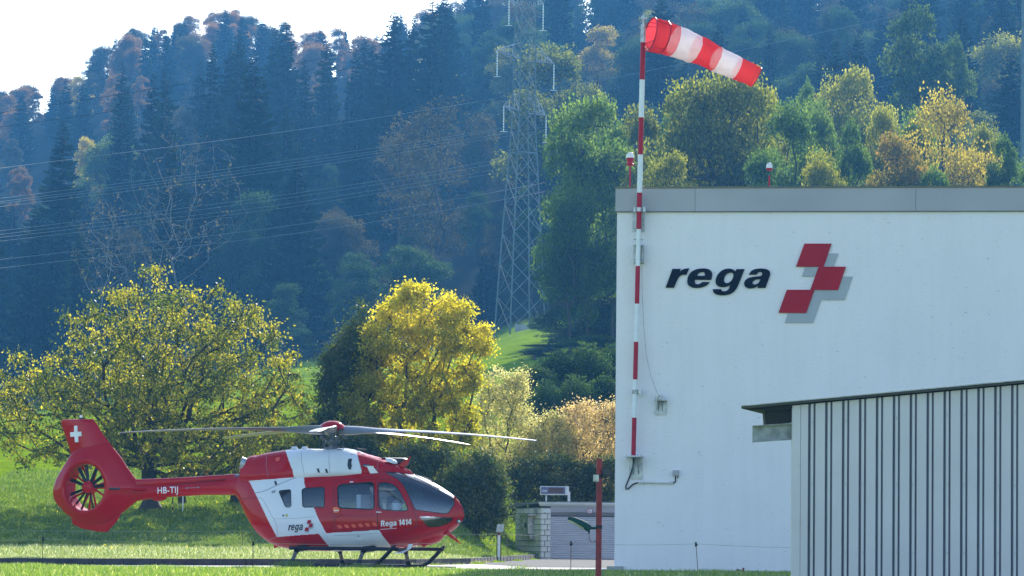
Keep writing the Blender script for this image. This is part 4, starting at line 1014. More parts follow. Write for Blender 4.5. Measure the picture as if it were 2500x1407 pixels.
# small stabiliser arm in front of the ring, seen nearly edge on
for sg in (1, -1):
    m = MB(); c0 = P2H(342, 1197, .1)
    pl = [(-.25+c0[0], .10, c0[1]), (c0[0]+.30, .10, c0[1]), (c0[0]-.12, .95, c0[1]), (c0[0]-.32, .95, c0[1])]
    m.prism([L2W(u, w*sg, z) for u, w, z in [pl[0], pl[1], pl[2], pl[3]]], EZ*.045); o = m.build('stabiliser', M['h_red']); wparent(o, heli)
    m = MB(); m.tube([L2W(pl[3][0]-.03, 0.96*sg, c0[1]+.02), L2W(pl[2][0]+.05, 0.96*sg, c0[1]+.02)], .045, 10, flat=.7); wparent(m.build('stabiliser_tip', M['dash'], smooth=True), heli)
# ---- shrouded tail rotor
RC = P2H(219, 1190, .0); 
OUT = [(133, 1188), (131, 1205), (134, 1222), (150, 1241), (176, 1264), (205, 1277), (235, 1281), (262, 1275), (290, 1256), (325, 1228), (348, 1216), (352, 1200), (350, 1185), (330, 1172), (308, 1140), (285, 1105), (262, 1080), (225, 1085), (178, 1106), (165, 1128), (150, 1152)]
outl = [P2H(x, y, 0) for x, y in OUT]; oa = np.array([math.atan2(z-RC[1], u-RC[0]) for u, z in outl]); orr = np.array([math.hypot(z-RC[1], u-RC[0]) for u, z in outl])
o_ = np.argsort(oa); oa, orr = oa[o_], orr[o_]; oa = np.concatenate([oa-2*np.pi, oa, oa+2*np.pi]); orr = np.tile(orr, 3)
RI = .60
NA = 120; ang_ = np.linspace(0, 2*np.pi, NA, endpoint=False)-np.pi; rad_ = np.interp(ang_, oa, orr)
k_ = np.array([.15, .2, .3, .2, .15]); rad_ = sum(np.roll(rad_, j-2)*k_[j] for j in range(5))
prof = [(0.0, .17), (0.0, .22), (.03, .262), (.09, .285), (.18, .285), (.30, .262), (.45, .22), (.62, .18), (.78, .145), (.90, .11), (.97, .06), (1.0, .0)]
rings = [(s_, w_) for s_, w_ in prof] + [(s_, -w_) for s_, w_ in prof[-2::-1]]
V = []
for s_, w_ in rings:
    for a, rr in zip(ang_, rad_):
        r_ = RI+(rr-RI)*s_; V.append(L2W(RC[0]+r_*math.cos(a), w_, RC[1]+r_*math.sin(a)))
nr = len(rings); Fs = [(i*NA+k, i*NA+(k+1) % NA, (i+1)*NA+(k+1) % NA, (i+1)*NA+k) for i in range(nr) for k in range(NA) if i < nr-1] + [((nr-1)*NA+k, (nr-1)*NA+(k+1) % NA, (k+1) % NA, k) for k in range(NA)]
m = MB(); m.add(V, Fs); wparent(m.build('tail_rotor_shroud', M['h_red'], smooth=60), heli)
# fin above and below
def fin(secs, name, seg=28):
    """secs: (z, u_trailing, u_leading, half thickness) airfoil sections"""
    m = MB(); V = []
    for z, ua, ub, t in secs:
        for k in range(seg):
            a = 2*math.pi*k/seg; c = math.cos(a); x = (ua+ub)/2+(ub-ua)/2*c; q = (x-ua)/(ub-ua); th = t*(1.3*math.sqrt(max(q*0+1-q, 0))*(q+.12)**.8*1.6)
            V.append(L2W(x, math.copysign(1, math.sin(a)+1e-9)*min(th, t)*(abs(math.sin(a))**.6), z))
    n = len(secs); Fs = [(i*seg+k, i*seg+(k+1) % seg, (i+1)*seg+(k+1) % seg, (i+1)*seg+k) for i in range(n-1) for k in range(seg)]+[tuple(range(seg)), tuple((n-1)*seg+k for k in range(seg))]
    m.add(V, Fs); wparent(m.build(name, M['h_red'], smooth=50), heli)
def fs(y, xa, xb, t): ua, z = P2H(xa, y); ub, _ = P2H(xb, y); return (z, ua, ub, t)
fin([fs(1122, 182, 294, .14), fs(1108, 172, 286, .13), fs(1090, 168, 274, .12), fs(1060, 158, 251, .11), fs(1035, 149.5, 236, .10), fs(1026, 150, 229, .095), fs(1024, 156, 226, .06)], 'tail_fin')
# leave the ring open: the fin's lower sections run ahead of the ring, so keep them inside the shroud outline
fin([fs(1250, 190, 297, .05), fs(1262, 172, 292, .05), fs(1280, 178, 279, .05), fs(1291, 200, 268, .05), fs(1299, 243, 263, .035)], 'ventral_fin')
m = MB(); c = PW(198, 1022, 0); m.tube([c-Vector((0, 0, .05)), c+Vector((0, 0, .02))], .05, 10); wparent(m.build('beacon_base', M['dash']), heli)
m = MB(); m.tube([c+Vector((0, 0, .02)), c+Vector((0, 0, .085))], .042, 12); wparent(m.build('tail_beacon', M['glass_lamp']), heli)
# white cross on the fin
cr = []
ca, cb = PW(185, 1060, .115), .0
def crossp(x, y): return PW(185+x, 1060+y, .128)
a_, b_ = 4.2, 13.2
X_ = [(-a_, -20), (a_-1, -20.4), (a_-.3, -5.4), (b_-.3, -6), (b_+.3, 5), (a_+.8, 5.6), (a_+2, 19.6), (-a_+2.2, 20), (-a_+.8, 6), (-b_, 6.8), (-b_-.6, -4.2), (-a_, -4.8)]
m = MB(); m.prism([crossp(x, y) for x, y in X_], -EW*.03); wparent(m.build('white_cross', M['text_white']), heli)
m = MB(); m.tube([PW(232, 1028, .06), PW(205, 1070, .12), PW(215, 1100, .12)], .0, 3)
# fan
rot = empty('x', (0, 0, 0), None, None); D.objects.remove(rot)
cf = L2W(RC[0], .05, RC[1])
m = MB(); m.lathe([(.155, -.20), (.16, 0), (.15, .08), (.11, .11), (.03, .13), (.01, .132)], cf, EW, 28); fh = m.build('fan_hub', M['h_red'], smooth=40); wparent(fh, heli)
for a in (5, 33, 63, 98, 122, 160, 198, 228, 250, 285):
    m = MB(); ca_, sa = math.cos(R(a)), math.sin(R(a)); p = cf+(EU*ca_+EZ*sa)*.15; q = cf+(EU*ca_+EZ*sa)*.585; t = (-EU*sa+EZ*ca_)
    w_ = .026; d = (EW*.7+t*.7).normalized()
    m.prism([p+d*w_*1.0+t*w_*.5, p-d*w_-t*w_*.5, q-d*w_*1.5-t*w_*.4, q+d*w_*1.5+t*w_*.4], (d.cross(q-p)).normalized()*.015); wparent(m.build('fan_blade', M['black']), heli)
for a in (0, 18, 75, 120, 150, 205, 240, 262, 285, 330):
    m = MB(); ca_, sa = math.cos(R(a)), math.sin(R(a)); cb_ = cf-EW*.16; m.tube([cb_+(EU*ca_+EZ*sa)*.1, cb_+(EU*ca_+EZ*sa)*.6], .028 if a else .04, 8); wparent(m.build('stator_vane', M['h_red'], smooth=True), heli)
# ---- exhausts
for sg, x in ((1, 608), (-1, 640)):
    w0 = .24*sg; c = PW(611 if sg > 0 else 622, 1138, w0); dr = (-EU*.92+EZ*.25+EW*.42*sg).normalized()
    m = MB(); m.lathe([(.13, -.1), (.165, .16), (.175, .24), (.165, .24), (.12, .05)], c, dr, 24); wparent(m.build('exhaust_pipe', M['galv'], smooth=30), heli)
    m = MB(); m.lathe([(.166, 0), (.166, .01)], c+dr*.226, dr, 24); wparent(m.build('exhaust_mouth', M['soot']), heli)
tubeloft([bst(630, 1145, 1175, .30), bst(610, 1149, 1175, .28), bst(592, 1155, 1172, .22), bst(577, 1160, 1170, .14)], 'exhaust_deck', M['titan'])
# ---- roof fittings
for x in (719, 744):
    m = MB(); m.tube([PW(x-7, 1097.5), PW(x-3, 1094), PW(x+3, 1094), PW(x+8, 1098)], [.03, .07, .07, .03], 10, flat=.6); wparent(m.build('roof_scoop', M['h_white'], smooth=True), heli)
tubeloft([bst(822, 1096, 1108, .10), bst(830, 1094.5, 1108, .22), bst(845, 1094.5, 1110, .28), bst(862, 1098, 1112, .30), bst(878, 1104, 1114, .22)], 'intake_fairing', M['h_white'])
m = MB(); m.tube([PW(821, 1102, .35), PW(823, 1097, .35), PW(835, 1098, .35), PW(836.5, 1103, .35)], .008, 6); wparent(m.build('roof_handle', M['dash'], smooth=True), heli)
tubeloft([bst(934, 1117, 1124, .05), (P2H(945, 1117, -.3)[0], -.3, P2H(945, 1126, -.3)[1], .2, .09), (P2H(988, 1127, -.3)[0], -.3, P2H(988, 1128, -.3)[1], .2, .10), (P2H(996, 1124, -.3)[0], -.3, P2H(996, 1128, -.3)[1], .12, .06)], 'hoist_fairing', M['dash'])
m = MB(); m.prism([PW(972, 1136, 0), PW(986, 1126, 0), PW(998, 1120, 0), PW(1004, 1113, 0), PW(1000, 1125, 0), PW(994, 1137, 0), PW(984, 1141, 0)], EW*.03); wparent(m.build('upper_cable_cutter', M['h_red']), heli)
m = MB(); c = PW(955, 1128, .12); m.lathe([(.16, 0), (.15, .04), (.1, .07), (.01, .08)], c, EZ+EU*.35, 20); wparent(m.build('dome_antenna', M['h_white'], smooth=True), heli)
m = MB(); m.prism([PW(889, 1137.5, .62), PW(914, 1138, .62), PW(911, 1140, .62), PW(924, 1155, .62), PW(905, 1156.5, .62), PW(897, 1140, .62)], EW*.02); wparent(m.build('door_bracket', M['text_white']), heli)
tubeloft([bst(985, 1141, 1150, .06), bst(1000, 1148, 1155, .05), bst(1008, 1156, 1160, .03)], 'nose_ridge', M['h_red'], 16)
m = MB(); m.tube([PW(894, 1099, 0), PW(872, 1096, -.2)], .02, 6); wparent(m.build('hoist_arm', M['dash']), heli)
# wipers
for pts, w_ in (([(1013, 1161), (1033, 1171), (1055, 1183), (1074, 1195)], 0), ([(1034, 1166), (1050, 1174), (1056, 1180)], 0)):
    m = MB(); m.tube([PW(x, y, .12) + EZ*.02 for x, y in pts], .013, 6); wparent(m.build('wiper', M['rubber']), heli)
m = MB(); m.prism([PW(1111, 1210, .05), PW(1120, 1231, .05), PW(1105, 1224, .05)], EW*.02); wparent(m.build('windshield_cutter', M['h_red']), heli)
# nose light
c = PW(1119, 1273, .26); m = MB(); m.lathe([(.055, 0), (.055, .03)], c, EU*.8+EW*.5, 16); wparent(m.build('nose_light_ring', M['dash']), heli)
m = MB(); m.lathe([(.036, 0), (.03, .045), (.01, .05)], c, EU*.8+EW*.5, 16); wparent(m.build('nose_light', M['glass_lamp'], smooth=True), heli)
# lower cable cutter and belly fairing
m = MB(); m.prism([PW(1078, 1300, .05), PW(1091, 1271, .05), PW(1087, 1292, .05), PW(1098, 1299, .05), PW(1112, 1312, .05), PW(1126, 1329, .05), PW(1106, 1316, .05), PW(1092, 1306, .05), PW(1080, 1305, .05)], EW*.035); wparent(m.build('lower_cable_cutter', M['h_red']), heli)
tubeloft([bst(1020, 1312, 1330, .30), bst(1030, 1308, 1334, .32), bst(1050, 1304, 1331, .30), bst(1068, 1300, 1324, .24), bst(1080, 1298, 1310, .15)], 'belly_light', M['h_red'], 24)
m = MB(); m.prism([PW(1024, 1325, .1), PW(1050, 1326, .1), PW(1036, 1337, .1)], EW*.04); wparent(m.build('belly_fin', M['h_red']), heli)
m = MB(); m.prism([PW(669, 1322, 0), PW(684, 1334, 0), PW(671, 1339, 0)], EW*.03); wparent(m.build('drain_fin', M['h_red']), heli)
decal(body, [(865, 1334), (866, 1321), (871, 1318), (880, 1319), (882, 1324), (883, 1335)], M['h_white'], 'hatch_box', .06, .08)
m = MB(); m.prism([PW(1000, 1329, .7), PW(995, 1343, .7), PW(984, 1346, .75), (PW(975, 1350, .8)), PW(992, 1351, .8), PW(1006, 1340, .7), PW(1013, 1326, .7)][:3]+[PW(958, 1352, .85), PW(984, 1351, .8), PW(1003, 1340, .72), PW(1009, 1328, .7)], EW*.05); wparent(m.build('mirror_bracket', M['h_white']), heli)
# ---- skids
SKW = 1.25
def skidpts(L): return [PW(x, y, w) for x, y, w in L]
near_skid = [(770, 1386, 1.25), (800, 1386.5, 1.25), (850, 1387, 1.25), (902, 1387, 1.25), (912, 1385.5, 1.25), (925, 1377, 1.25), (942, 1360, 1.25), (958, 1342, 1.25), (964, 1337, 1.25)]
u_near = [(P2H(x, y, w)) for x, y, w in near_skid]
zs = [z for u, z in u_near]
zlift = .055 - (sum(zs[1:4])/3)
uu_ = [u for u, z in u_near]; zz_ = [max(.055, z+zlift) for u, z in u_near]
uu_[0] = uu_[1]-.9
for sg in (1, -1):
    du = 0.0
    m = MB(); m.tube([L2W(u+du, SKW*sg, z) for u, z in zip([uu_[0]-.0]+uu_[1:], zz_)], [.05]*4+[.05]*4+[.035], 12); wparent(m.build('skid', M['black'], smooth=True), heli)
    m = MB(); m.tube([L2W(uu_[0]-.25, SKW*sg, .10), L2W(uu_[0], SKW*sg, .055)], .03, 8); 
    wparent(m.build('skid_tail', M['black']), heli)
st_n = [P2H(706, 1339.5, 1.15), P2H(985, 1340, 1.15)]; zst = (st_n[0][1]+st_n[1][1])/2
for sg in (1, -1):
    m = MB(); m.tube([L2W(st_n[0][0], 1.12*sg, zst), L2W(st_n[1][0]-.15, 1.12*sg, zst)], .046, 14); wparent(m.build('boarding_step', M['black'], smooth=True), heli)
ur = P2H(712, 1376, 1.25)[0]; uf = P2H(875, 1385, 1.25)[0]
M['skid_band'] = paint('worn_grey_band', (.13, .12, .11), .6, var=.3)
for u in (ur, uf):
    for sg in (1, -1):
        a = L2W(u+.03, .55*sg, .50); k_ = L2W(u+.02, 1.02*sg, .47); b_ = L2W(u, 1.16*sg, .28); c_ = L2W(u, SKW*sg, .06)
        m = MB(); m.tube([a, k_, (k_+b_)/2], [.075, .085, .055], 10); m.tube([b_+(c_-b_)*.35, c_], [.07, .06], 10); wparent(m.build('skid_leg', M['black'], smooth=50), heli)
        m = MB(); m.tube([(k_+b_)/2, b_+(c_-b_)*.36], .048, 10); wparent(m.build('leg_band', M['skid_band'], smooth=True), heli)
    m = MB(); m.tube([L2W(u+.03, -.6, .50), L2W(u+.03, 0, .54), L2W(u+.03, .6, .50)], .05, 10); wparent(m.build('cross_tube', M['black'], smooth=True), heli)
for sg in (1, -1):
    m = MB(); c = L2W(uf+.55, (SKW-.0)*sg, .05); m.box(c, (1.5, .16, .03), Matrix.Rotation(-TH, 3, 'Z')); wparent(m.build('skid_shoe', M['black']), heli)
# snow plate seen under the far skid leg
m = MB(); c = L2W(ur-.1, -SKW, .09); m.box(c, (1.1, .30, .02), Matrix.Rotation(-TH, 3, 'Z') @ Matrix.Rotation(R(-4), 3, 'Y')); wparent(m.build('snow_plate', M['black']), heli)
# ---- main rotor
hubz = P2H(812, 1056)[1]; HC_ = L2W(P2H(812, 1056)[0], 0, hubz)
m = MB(); m.lathe([(.36, -.0), (.345, .02), (.30, .09), (.20, .16), (.09, .195), (.01, .20)], HC_+Vector((0, 0, .09)), (0.03, 0, 1), 36); m.tube([HC_+Vector((0, 0, .05)), HC_+Vector((0, 0, .10))], .22, 16); wparent(m.build('rotor_cap', M['h_red'], smooth=60), heli)
m = MB(); m.tube([HC_+Vector((-.02, 0, -.62)), HC_+Vector((0, 0, .08))], .075, 16); m.tube([HC_+Vector((0, 0, -.42)), HC_+Vector((0, 0, -.34))], .17, 18); m.tube([HC_+Vector((0, 0, -.25)), HC_+Vector((0, 0, -.18))], .19, 18); m.tube([HC_+Vector((-.02, 0, -.52)), HC_+Vector((-.01, 0, -.42))], .11, 16)
wparent(m.build('rotor_mast', M['titan'], smooth=30), heli)
A0_ = -20
bl = {0: (1320, 1076), 1: (1155, 1086), 2: (550, 1072), 3: (281, 1057), 4: (775, 1065)}
for k in range(5):
    a = R(A0_+72*k); d = Vector((math.cos(a), math.sin(a), 0)); t = Vector((-math.sin(a), math.cos(a), 0)); tip = HC_+d*5.4
    ztip = at(bl[k][0], bl[k][1], tip.y).z
    if k == 4: ztip = HC_.z-.12
    rs_ = [.22, .38, .60, .85, 1.15, 1.5, 1.8, 2.6, 3.6, 4.6, 5.2, 5.4]
    cw = [.15, .16, .17, .155, .13, .14, .165, .165, .165, .165, .155, .09]
    tk = [.09, .085, .07, .055, .04, .03, .022, .02, .018, .016, .014, .008]
    tw = [34, 34, 32, 28, 22, 16, 12, 9, 6, 4, 3, 3]
    V = []; sg_ = 16
    for r_, c_, th_, w_ in zip(rs_, cw, tk, tw):
        q = (r_-.22)/5.18; z = HC_.z+(.05)*(1-q)+(ztip-HC_.z)*(q**1.45)+(.05 if r_ < 1 else .05)*math.sin(min(1, q)*math.pi)
        c = Vector((HC_.x+d.x*r_, HC_.y+d.y*r_, z)); ww = R(w_); e1 = t*math.cos(ww)+EZ*math.sin(ww); e2 = -t*math.sin(ww)+EZ*math.cos(ww)
        for j in range(sg_):
            an = 2*math.pi*j/sg_; V.append(c+e1*c_*math.cos(an)+e2*th_*math.sin(an))
    n = len(rs_); Fs = [(i*sg_+j, i*sg_+(j+1) % sg_, (i+1)*sg_+(j+1) % sg_, (i+1)*sg_+j) for i in range(n-1) for j in range(sg_)]+[tuple(range(sg_)), tuple((n-1)*sg_+j for j in range(sg_))]
    m = MB(); m.add(V, Fs); ob = m.build('rotor_blade', M['blade'], smooth=60); wparent(ob, heli)
    m = MB(); p = HC_+d*.26+t*.16; m.tube([p+Vector((0, 0, .0)), HC_+d*.22+t*.12+Vector((0, 0, -.36))], .014, 6); m.tube([HC_+d*.2+t*.14+Vector((0, 0, -.12)), HC_+d*.32+t*.14+Vector((0, 0, -.12))], .035, 8)
    m.tube([HC_+d*.08+Vector((0, 0, -.36)), HC_+d*.27+t*.1+Vector((0, 0, -.34))], .02, 6)
    m.box(HC_+d*.27+t*.05+Vector((0, 0, -.10)), (.06, .06, .10))
    wparent(m.build('pitch_link', M['titan']), heli)
for dx in (-.24, -.10, .12):
    m = MB(); m.tube([HC_+Vector((dx, -.1, -.66)), HC_+Vector((dx*.8, -.08, -.38))], .013, 6); wparent(m.build('control_rod', M['galv']), heli)
# ---- cabin interior
def ibox(u, w, z, du, dw, dz, name, mat, rot=0):
    m = MB(); q = Matrix.Rotation(-TH, 3, 'Z') @ Matrix.Rotation(R(rot), 3, 'Y'); m.box(L2W(u, w, z), (du, dw, dz), q); wparent(m.build(name, mat), heli)
ibox(.45, 0, .76, 3.3, 1.3, .05, 'cabin_floor', M['dash'])
ibox(-1.75, 0, 1.3, .06, 1.1, 1.0, 'rear_bulkhead', M['interior'])
def seat(u, w):
    m = MB(); q = Matrix.Rotation(-TH, 3, 'Z')
    m.box(L2W(u, w, 1.0), (.48, .46, .14), q); m.box(L2W(u-.27, w, 1.30), (.13, .46, .62), q @ Matrix.Rotation(R(-12), 3, 'Y')); m.box(L2W(u-.37, w, 1.70), (.09, .28, .18), q @ Matrix.Rotation(R(-8), 3, 'Y')); m.box(L2W(u, w, .84), (.3, .3, .2), q)
    wparent(m.build('seat', M['seat']), heli)
for u, w in ((1.75, .42), (1.75, -.42), (-.1, -.45), (-.9, .4)): seat(u, w)
ibox(2.55, 0, 1.12, .35, 1.0, .34, 'instrument_panel', M['dash'], 12)
ibox(2.38, .25, 1.30, .04, .42, .26, 'display_screen', M['titan'], 15)
ibox(2.2, 0, .95, .5, .25, .3, 'centre_console', M['dash'])
ibox(.95, .2, 1.32, .12, .5, 1.0, 'equipment_rack', M['h_white'])
ibox(.6, -.6, 1.35, .5, .12, .5, 'equipment_case', M['h_white'])
ibox(.2, .3, 1.12, 1.4, .35, .05, 'stretcher', M['galv'])
ibox(.1, .3, 1.19, 1.0, .3, .08, 'stretcher_pad', M['text_white'])
ibox(-.55, -.2, 1.25, .35, .4, .35, 'monitor', M['titan'])
m = MB(); q0 = [L2W(-.15, .45, 1.42), L2W(.95, .45, 1.42), L2W(.95, .45, 1.18), L2W(-.15, .45, 1.18), L2W(-.15, .45, 1.42)]
for a, b_ in zip(q0[:-1], q0[1:]): m.tube([a, b_], .018, 6)
wparent(m.build('rack_frame', M['dash']), heli)
m = MB(); m.tube([L2W(.2, .2, 1.8), L2W(.3, .22, 1.6), L2W(.5, .25, 1.5), L2W(.62, .25, 1.55)], .012, 6); wparent(m.build('hose', M['dash']), heli)
m = MB(); m.lathe([(.01, -.09), (.06, -.07), (.09, 0), (.06, .07), (.01, .09)], PW(989, 1238, .62), (0, 0, 1), 12); wparent(m.build('lime_ball', M['lime'], smooth=True), heli)
for y in (1199, 1226):
    m = MB(); m.tube([body.on(924.5, y, -.02), body.on(978 if y < 1210 else 990, y+1.5, -.02)], .011, 6); wparent(m.build('window_rail', M['rubber']), heli)
m = MB(); m.lathe([(.01, 0), (.1, .03), (.13, .12), (.11, .2), (.04, .25), (.01, .255)], L2W(2.0, .42, 1.42), (0, 0, 1), 14); wparent(m.build('helmet', M['text_white'], smooth=True), heli)
# ------------------------------------------------------------ red lamp post with street lamp and floodlight
QY = 80.0
pb = at(1461, 1400, QY); pb.z = -.05
rp_ = empty('lamp_post', pb, 'dark red steel post standing in front of the hangar corner', 'post')
top = at(1463.5, 1123, QY)
m = MB(); m.tube([pb, top], .059, 20); m.lathe([(.062, 0), (.062, .012)], top, (0, 0, 1), 20); wparent(m.build('shaft', M['post_red'], smooth=30), rp_)
m = MB()
for y in (1163, 1287):
    c = at(1462.5, y, QY); m.tube([c-Vector((0, 0, .035)), c+Vector((0, 0, .035))], .066, 16)
wparent(m.build('band', M['black'], smooth=30), rp_)
fl = empty('floodlight', at(1462, 1165, QY), 'black floodlight pointing right at the top of the red post', 'lamp')
def qp(x, y, dy=0): return at(x, y, QY+dy)
m = MB(); m.prism([qp(1471, 1144, -.08), qp(1489, 1142, -.08), qp(1499.5, 1163, -.08), qp(1474, 1163, -.08), qp(1472, 1158, -.08)], (0, .2, 0)); wparent(m.build('lamp_head', M['black']), fl)
m = MB(); m.prism([qp(1474, 1146, -.085), qp(1488, 1145, -.085), qp(1494, 1159, -.085), qp(1475, 1159, -.085)], (0, .02, 0)); wparent(m.build('glass', M['dash']), fl)
m = MB(); m.box(qp(1455, 1168, -.0), (.11, .14, .135)); wparent(m.build('ballast_box', M['steel_cab']), fl)
m = MB(); m.tube([qp(1454, 1160), qp(1474, 1160)], .014, 6); wparent(m.build('bracket', M['black']), fl)
sl = empty('street_lamp', at(1455, 1290, QY), 'green cobra head street lamp reaching left from the red post', 'lamp')
M['lamp_green'] = paint('lamp_green', (.02, .065, .06), .8, var=.2, spec=.08); M['lamp_under'] = paint('lamp_diffuser', (.5, .48, .36), .3, spec=.7)
cl = [(1386, 1267, .020, .02), (1389, 1267.5, .05, .05), (1400, 1271.5, .10, .065), (1415, 1279, .13, .08), (1428, 1287, .125, .09), (1437, 1293, .09, .085), (1441, 1295, .05, .05)]
m = MB(); V = []; sg_ = 20
for i, (x, y, wd, th) in enumerate(cl):
    c = qp(x, y); t = (qp(*cl[min(i+1, 6)][:2])-qp(*cl[max(i-1, 0)][:2])).normalized(); n_ = Vector((-t.z, 0, t.x)); n_ = n_ if n_.z > 0 else -n_
    for k in range(sg_):
        a = 2*math.pi*k/sg_; V.append(c+Vector((0, 1, 0))*math.cos(a)*wd+n_*math.sin(a)*(th*1.15 if math.sin(a) > 0 else th*.55))
m.add(V, [(i*sg_+k, i*sg_+(k+1) % sg_, (i+1)*sg_+(k+1) % sg_, (i+1)*sg_+k) for i in range(6) for k in range(sg_)]+[tuple(range(sg_)), tuple(6*sg_+k for k in range(sg_))])
wparent(m.build('lamp_head', M['lamp_green'], smooth=60), sl)
V = []; m = MB(); cl2 = cl[1:5]
for i, (x, y, wd, th) in enumerate(cl2):
    t = (qp(*cl[min(i+2, 6)][:2])-qp(*cl[max(i, 0)][:2])).normalized(); n_ = Vector((-t.z, 0, t.x)); n_ = n_ if n_.z > 0 else -n_
    c = qp(x, y)-n_*th*.38
    for k in range(12):
        a = 2*math.pi*k/12; V.append(c+Vector((0, 1, 0))*math.cos(a)*wd*.82+n_*math.sin(a)*.03)
m.add(V, [(i*12+k, i*12+(k+1) % 12, (i+1)*12+(k+1) % 12, (i+1)*12+k) for i in range(3) for k in range(12)]+[tuple(range(12)), tuple(36+k for k in range(12))])
wparent(m.build('diffuser', M['lamp_under'], smooth=60), sl)
m = MB(); m.tube([qp(1436, 1289), qp(1451, 1289.5), qp(1457, 1289.5)], .028, 10); m.tube([qp(1438, 1296), qp(1438, 1303)], .02, 6); wparent(m.build('arm', M['lamp_green'], smooth=True), sl)
m = MB(); m.tube([qp(1438, 1300), qp(1438.5, 1315), qp(1442, 1323), qp(1449, 1324.5), qp(1455, 1321), qp(1459, 1316)], .008, 6); wparent(m.build('cable', paint('brown_cable', (.18, .05, .03), .6)), sl)

# small pad light behind the helicopter
b = at(1218, 1372, 127.0); b.z = zgf(b.x, 127.0)-.05
s0 = empty('pad_light', b, 'small grey floodlight on a white post left of the pump house', 'lamp')
tp = at(1218, 1307, 127.0)
m = MB(); m.box(((b.x+tp.x)/2, 127, (b.z+tp.z)/2), (.085, .085, tp.z-b.z)); wparent(m.build('post', M['disp_frame']), s0)
m = MB(); m.box(((b.x+tp.x)/2-.062, 127, (b.z+tp.z)/2), (.03, .06, tp.z-b.z)); m.box(((b.x+tp.x)/2+.062, 127, (b.z+tp.z)/2), (.03, .06, tp.z-b.z)); wparent(m.build('post_edge', M['rubber']), s0)
m = MB(); c = at(1221, 1290, 127); m.prism([at(1211, 1299, 126.9), at(1214, 1282, 126.9), at(1218, 1279.5, 126.9), at(1231, 1280, 126.9), at(1229, 1297, 126.9), at(1225, 1301, 126.9)], (0, .2, 0)); wparent(m.build('lamp_head', M['galv']), s0)
m = MB(); m.tube([at(1216, 1307, 127), at(1221, 1300, 127)], .03, 6); wparent(m.build('hinge', M['post_red']), s0)

# ------------------------------------------------------------ electric fences
FG = 'electric fence posts in front of the pad'
def fpost(px, ytop, Y, lab, name='fence_post', mat='black', cap=True, grp=FG, rad=.009, dx=0):
    t = at(px, ytop, Y); bz = zgf(t.x, Y); o = empty(name, (t.x+dx, Y, bz), lab, 'fence post', grp)
    h = t.z-bz; m = MB(); m.tube([(0, 0, -.1), (-dx, 0, h)], rad, 6); m.build('rod', M[mat], o)
    if cap: m = MB(); m.tube([(-dx, 0, h-.10), (-dx, 0, h-.075), (-dx, 0, h-.05), (-dx, 0, h)], [.02, .028, .018, .024], 8); m.box((-dx+.02, -.02, h-.06), (.05, .04, .025)); m.build('insulator', M['black'], o)
    return t
FYN = 89.0
p1 = fpost(105, 1311, FYN, 'thin black fence post with insulator at the far left foreground'); p2 = fpost(618, 1322, FYN, 'thin black fence post with insulator left of the helicopter belly')
M['rod_brown'] = paint('brown_rod', (.20, .08, .05), .6)
p3 = fpost(1394, 1322, 92.0, 'thin reddish fence post before the roller shutter', mat='rod_brown'); p4 = fpost(1699, 1324, 92.0, 'thin brown fence post before the white hangar wall', mat='rod_brown', dx=.06)
p5 = fpost(592, 1296, 125.0, 'brown fence rod on the bank behind the tail boom', mat='rod_brown', cap=False, grp='fence rods on the bank behind the helicopter', rad=.012); p6 = fpost(1236, 1303, 131.0, 'leaning orange fence rod beside the pad light', mat='rod_brown', cap=False, grp='fence rods on the bank behind the helicopter', rad=.012, dx=.1)
M['fence_wire'] = paint('fence_wire', (.32, .32, .28), .7, 0, spec=.1)
def wire(pts, rad, label, sag=0.0, mat='fence_wire', name='fence_wire', cat='wire', grp=None, n=14):
    q = []
    for a, b in zip(pts[:-1], pts[1:]):
        for k in range(n):
            t = k/n; q.append(a.lerp(b, t)-Vector((0, 0, sag*4*t*(1-t))))
    q.append(pts[-1]); m = MB(); m.tube(q, rad, 5); o = m.build(name, M[mat], smooth=True); tag(o, label, cat, grp); return o
wire([at(-60, 1318, FYN), at(105, 1316, FYN), at(618, 1326, FYN), at(1060, 1327, 90), at(1394, 1327, 92), at(1699, 1328, 92), at(2050, 1338, 90)], .0035, 'thin pale fence wire running right across the foreground before the helicopter', .03)
wire([at(-60, 1293, 125), at(592, 1297, 125), at(900, 1300, 127), at(1236, 1304, 131), at(1330, 1306, 134)], .006, 'thin fence wire along the bank behind the helicopter', .03)
wire([at(1110, 1258, 145), at(1262, 1262, 145)], .006, 'upper fence wire between helicopter nose and pump house', .02)
# marker poles near the tree
def mpole(px, y0, y1, Y, cols, lab):
    a = at(px, y1, Y); a.z = zgf(a.x, Y)-.05; b = at(px, y0, Y); o = empty('marker_pole', a, lab, 'pole'); h = b.z-a.z; n = len(cols)
    for i, c in enumerate(cols):
        m = MB(); m.tube([(0, 0, h*i/n), (0, 0, h*(i+1)/n)], .022, 8); m.build('section', M[c], o)
M['pole_yellow'] = paint('pole_yellow', (.6, .45, .04), .5)
mpole(421, 1215, 1262, 138.0, ['black', 'pole_yellow', 'black', 'pole_yellow', 'black', 'black'], 'black and yellow marker pole right of the big tree trunk')
mpole(446, 1212, 1255, 139.0, ['pole_white', 'pole_white'], 'thin white marker pole right of the black and yellow one')
# hydrant-like red fitting by the hangar foot
b = at(1815, 1398, 96.0); o = empty('water_tap', (b.x, 96.0, 0), 'small red tap fitting in the grass at the hangar foot', 'tap'); m = MB(); m.tube([(0, 0, -.05), (0, 0, .13)], .02, 8); m.tube([(-.13, 0, .08), (0, 0, .08)], .012, 6); m.box((-.13, 0, .08), (.05, .05, .06)); m.box((0, 0, .12), (.05, .05, .03)); m.build('tap_body', M['post_red'], o)

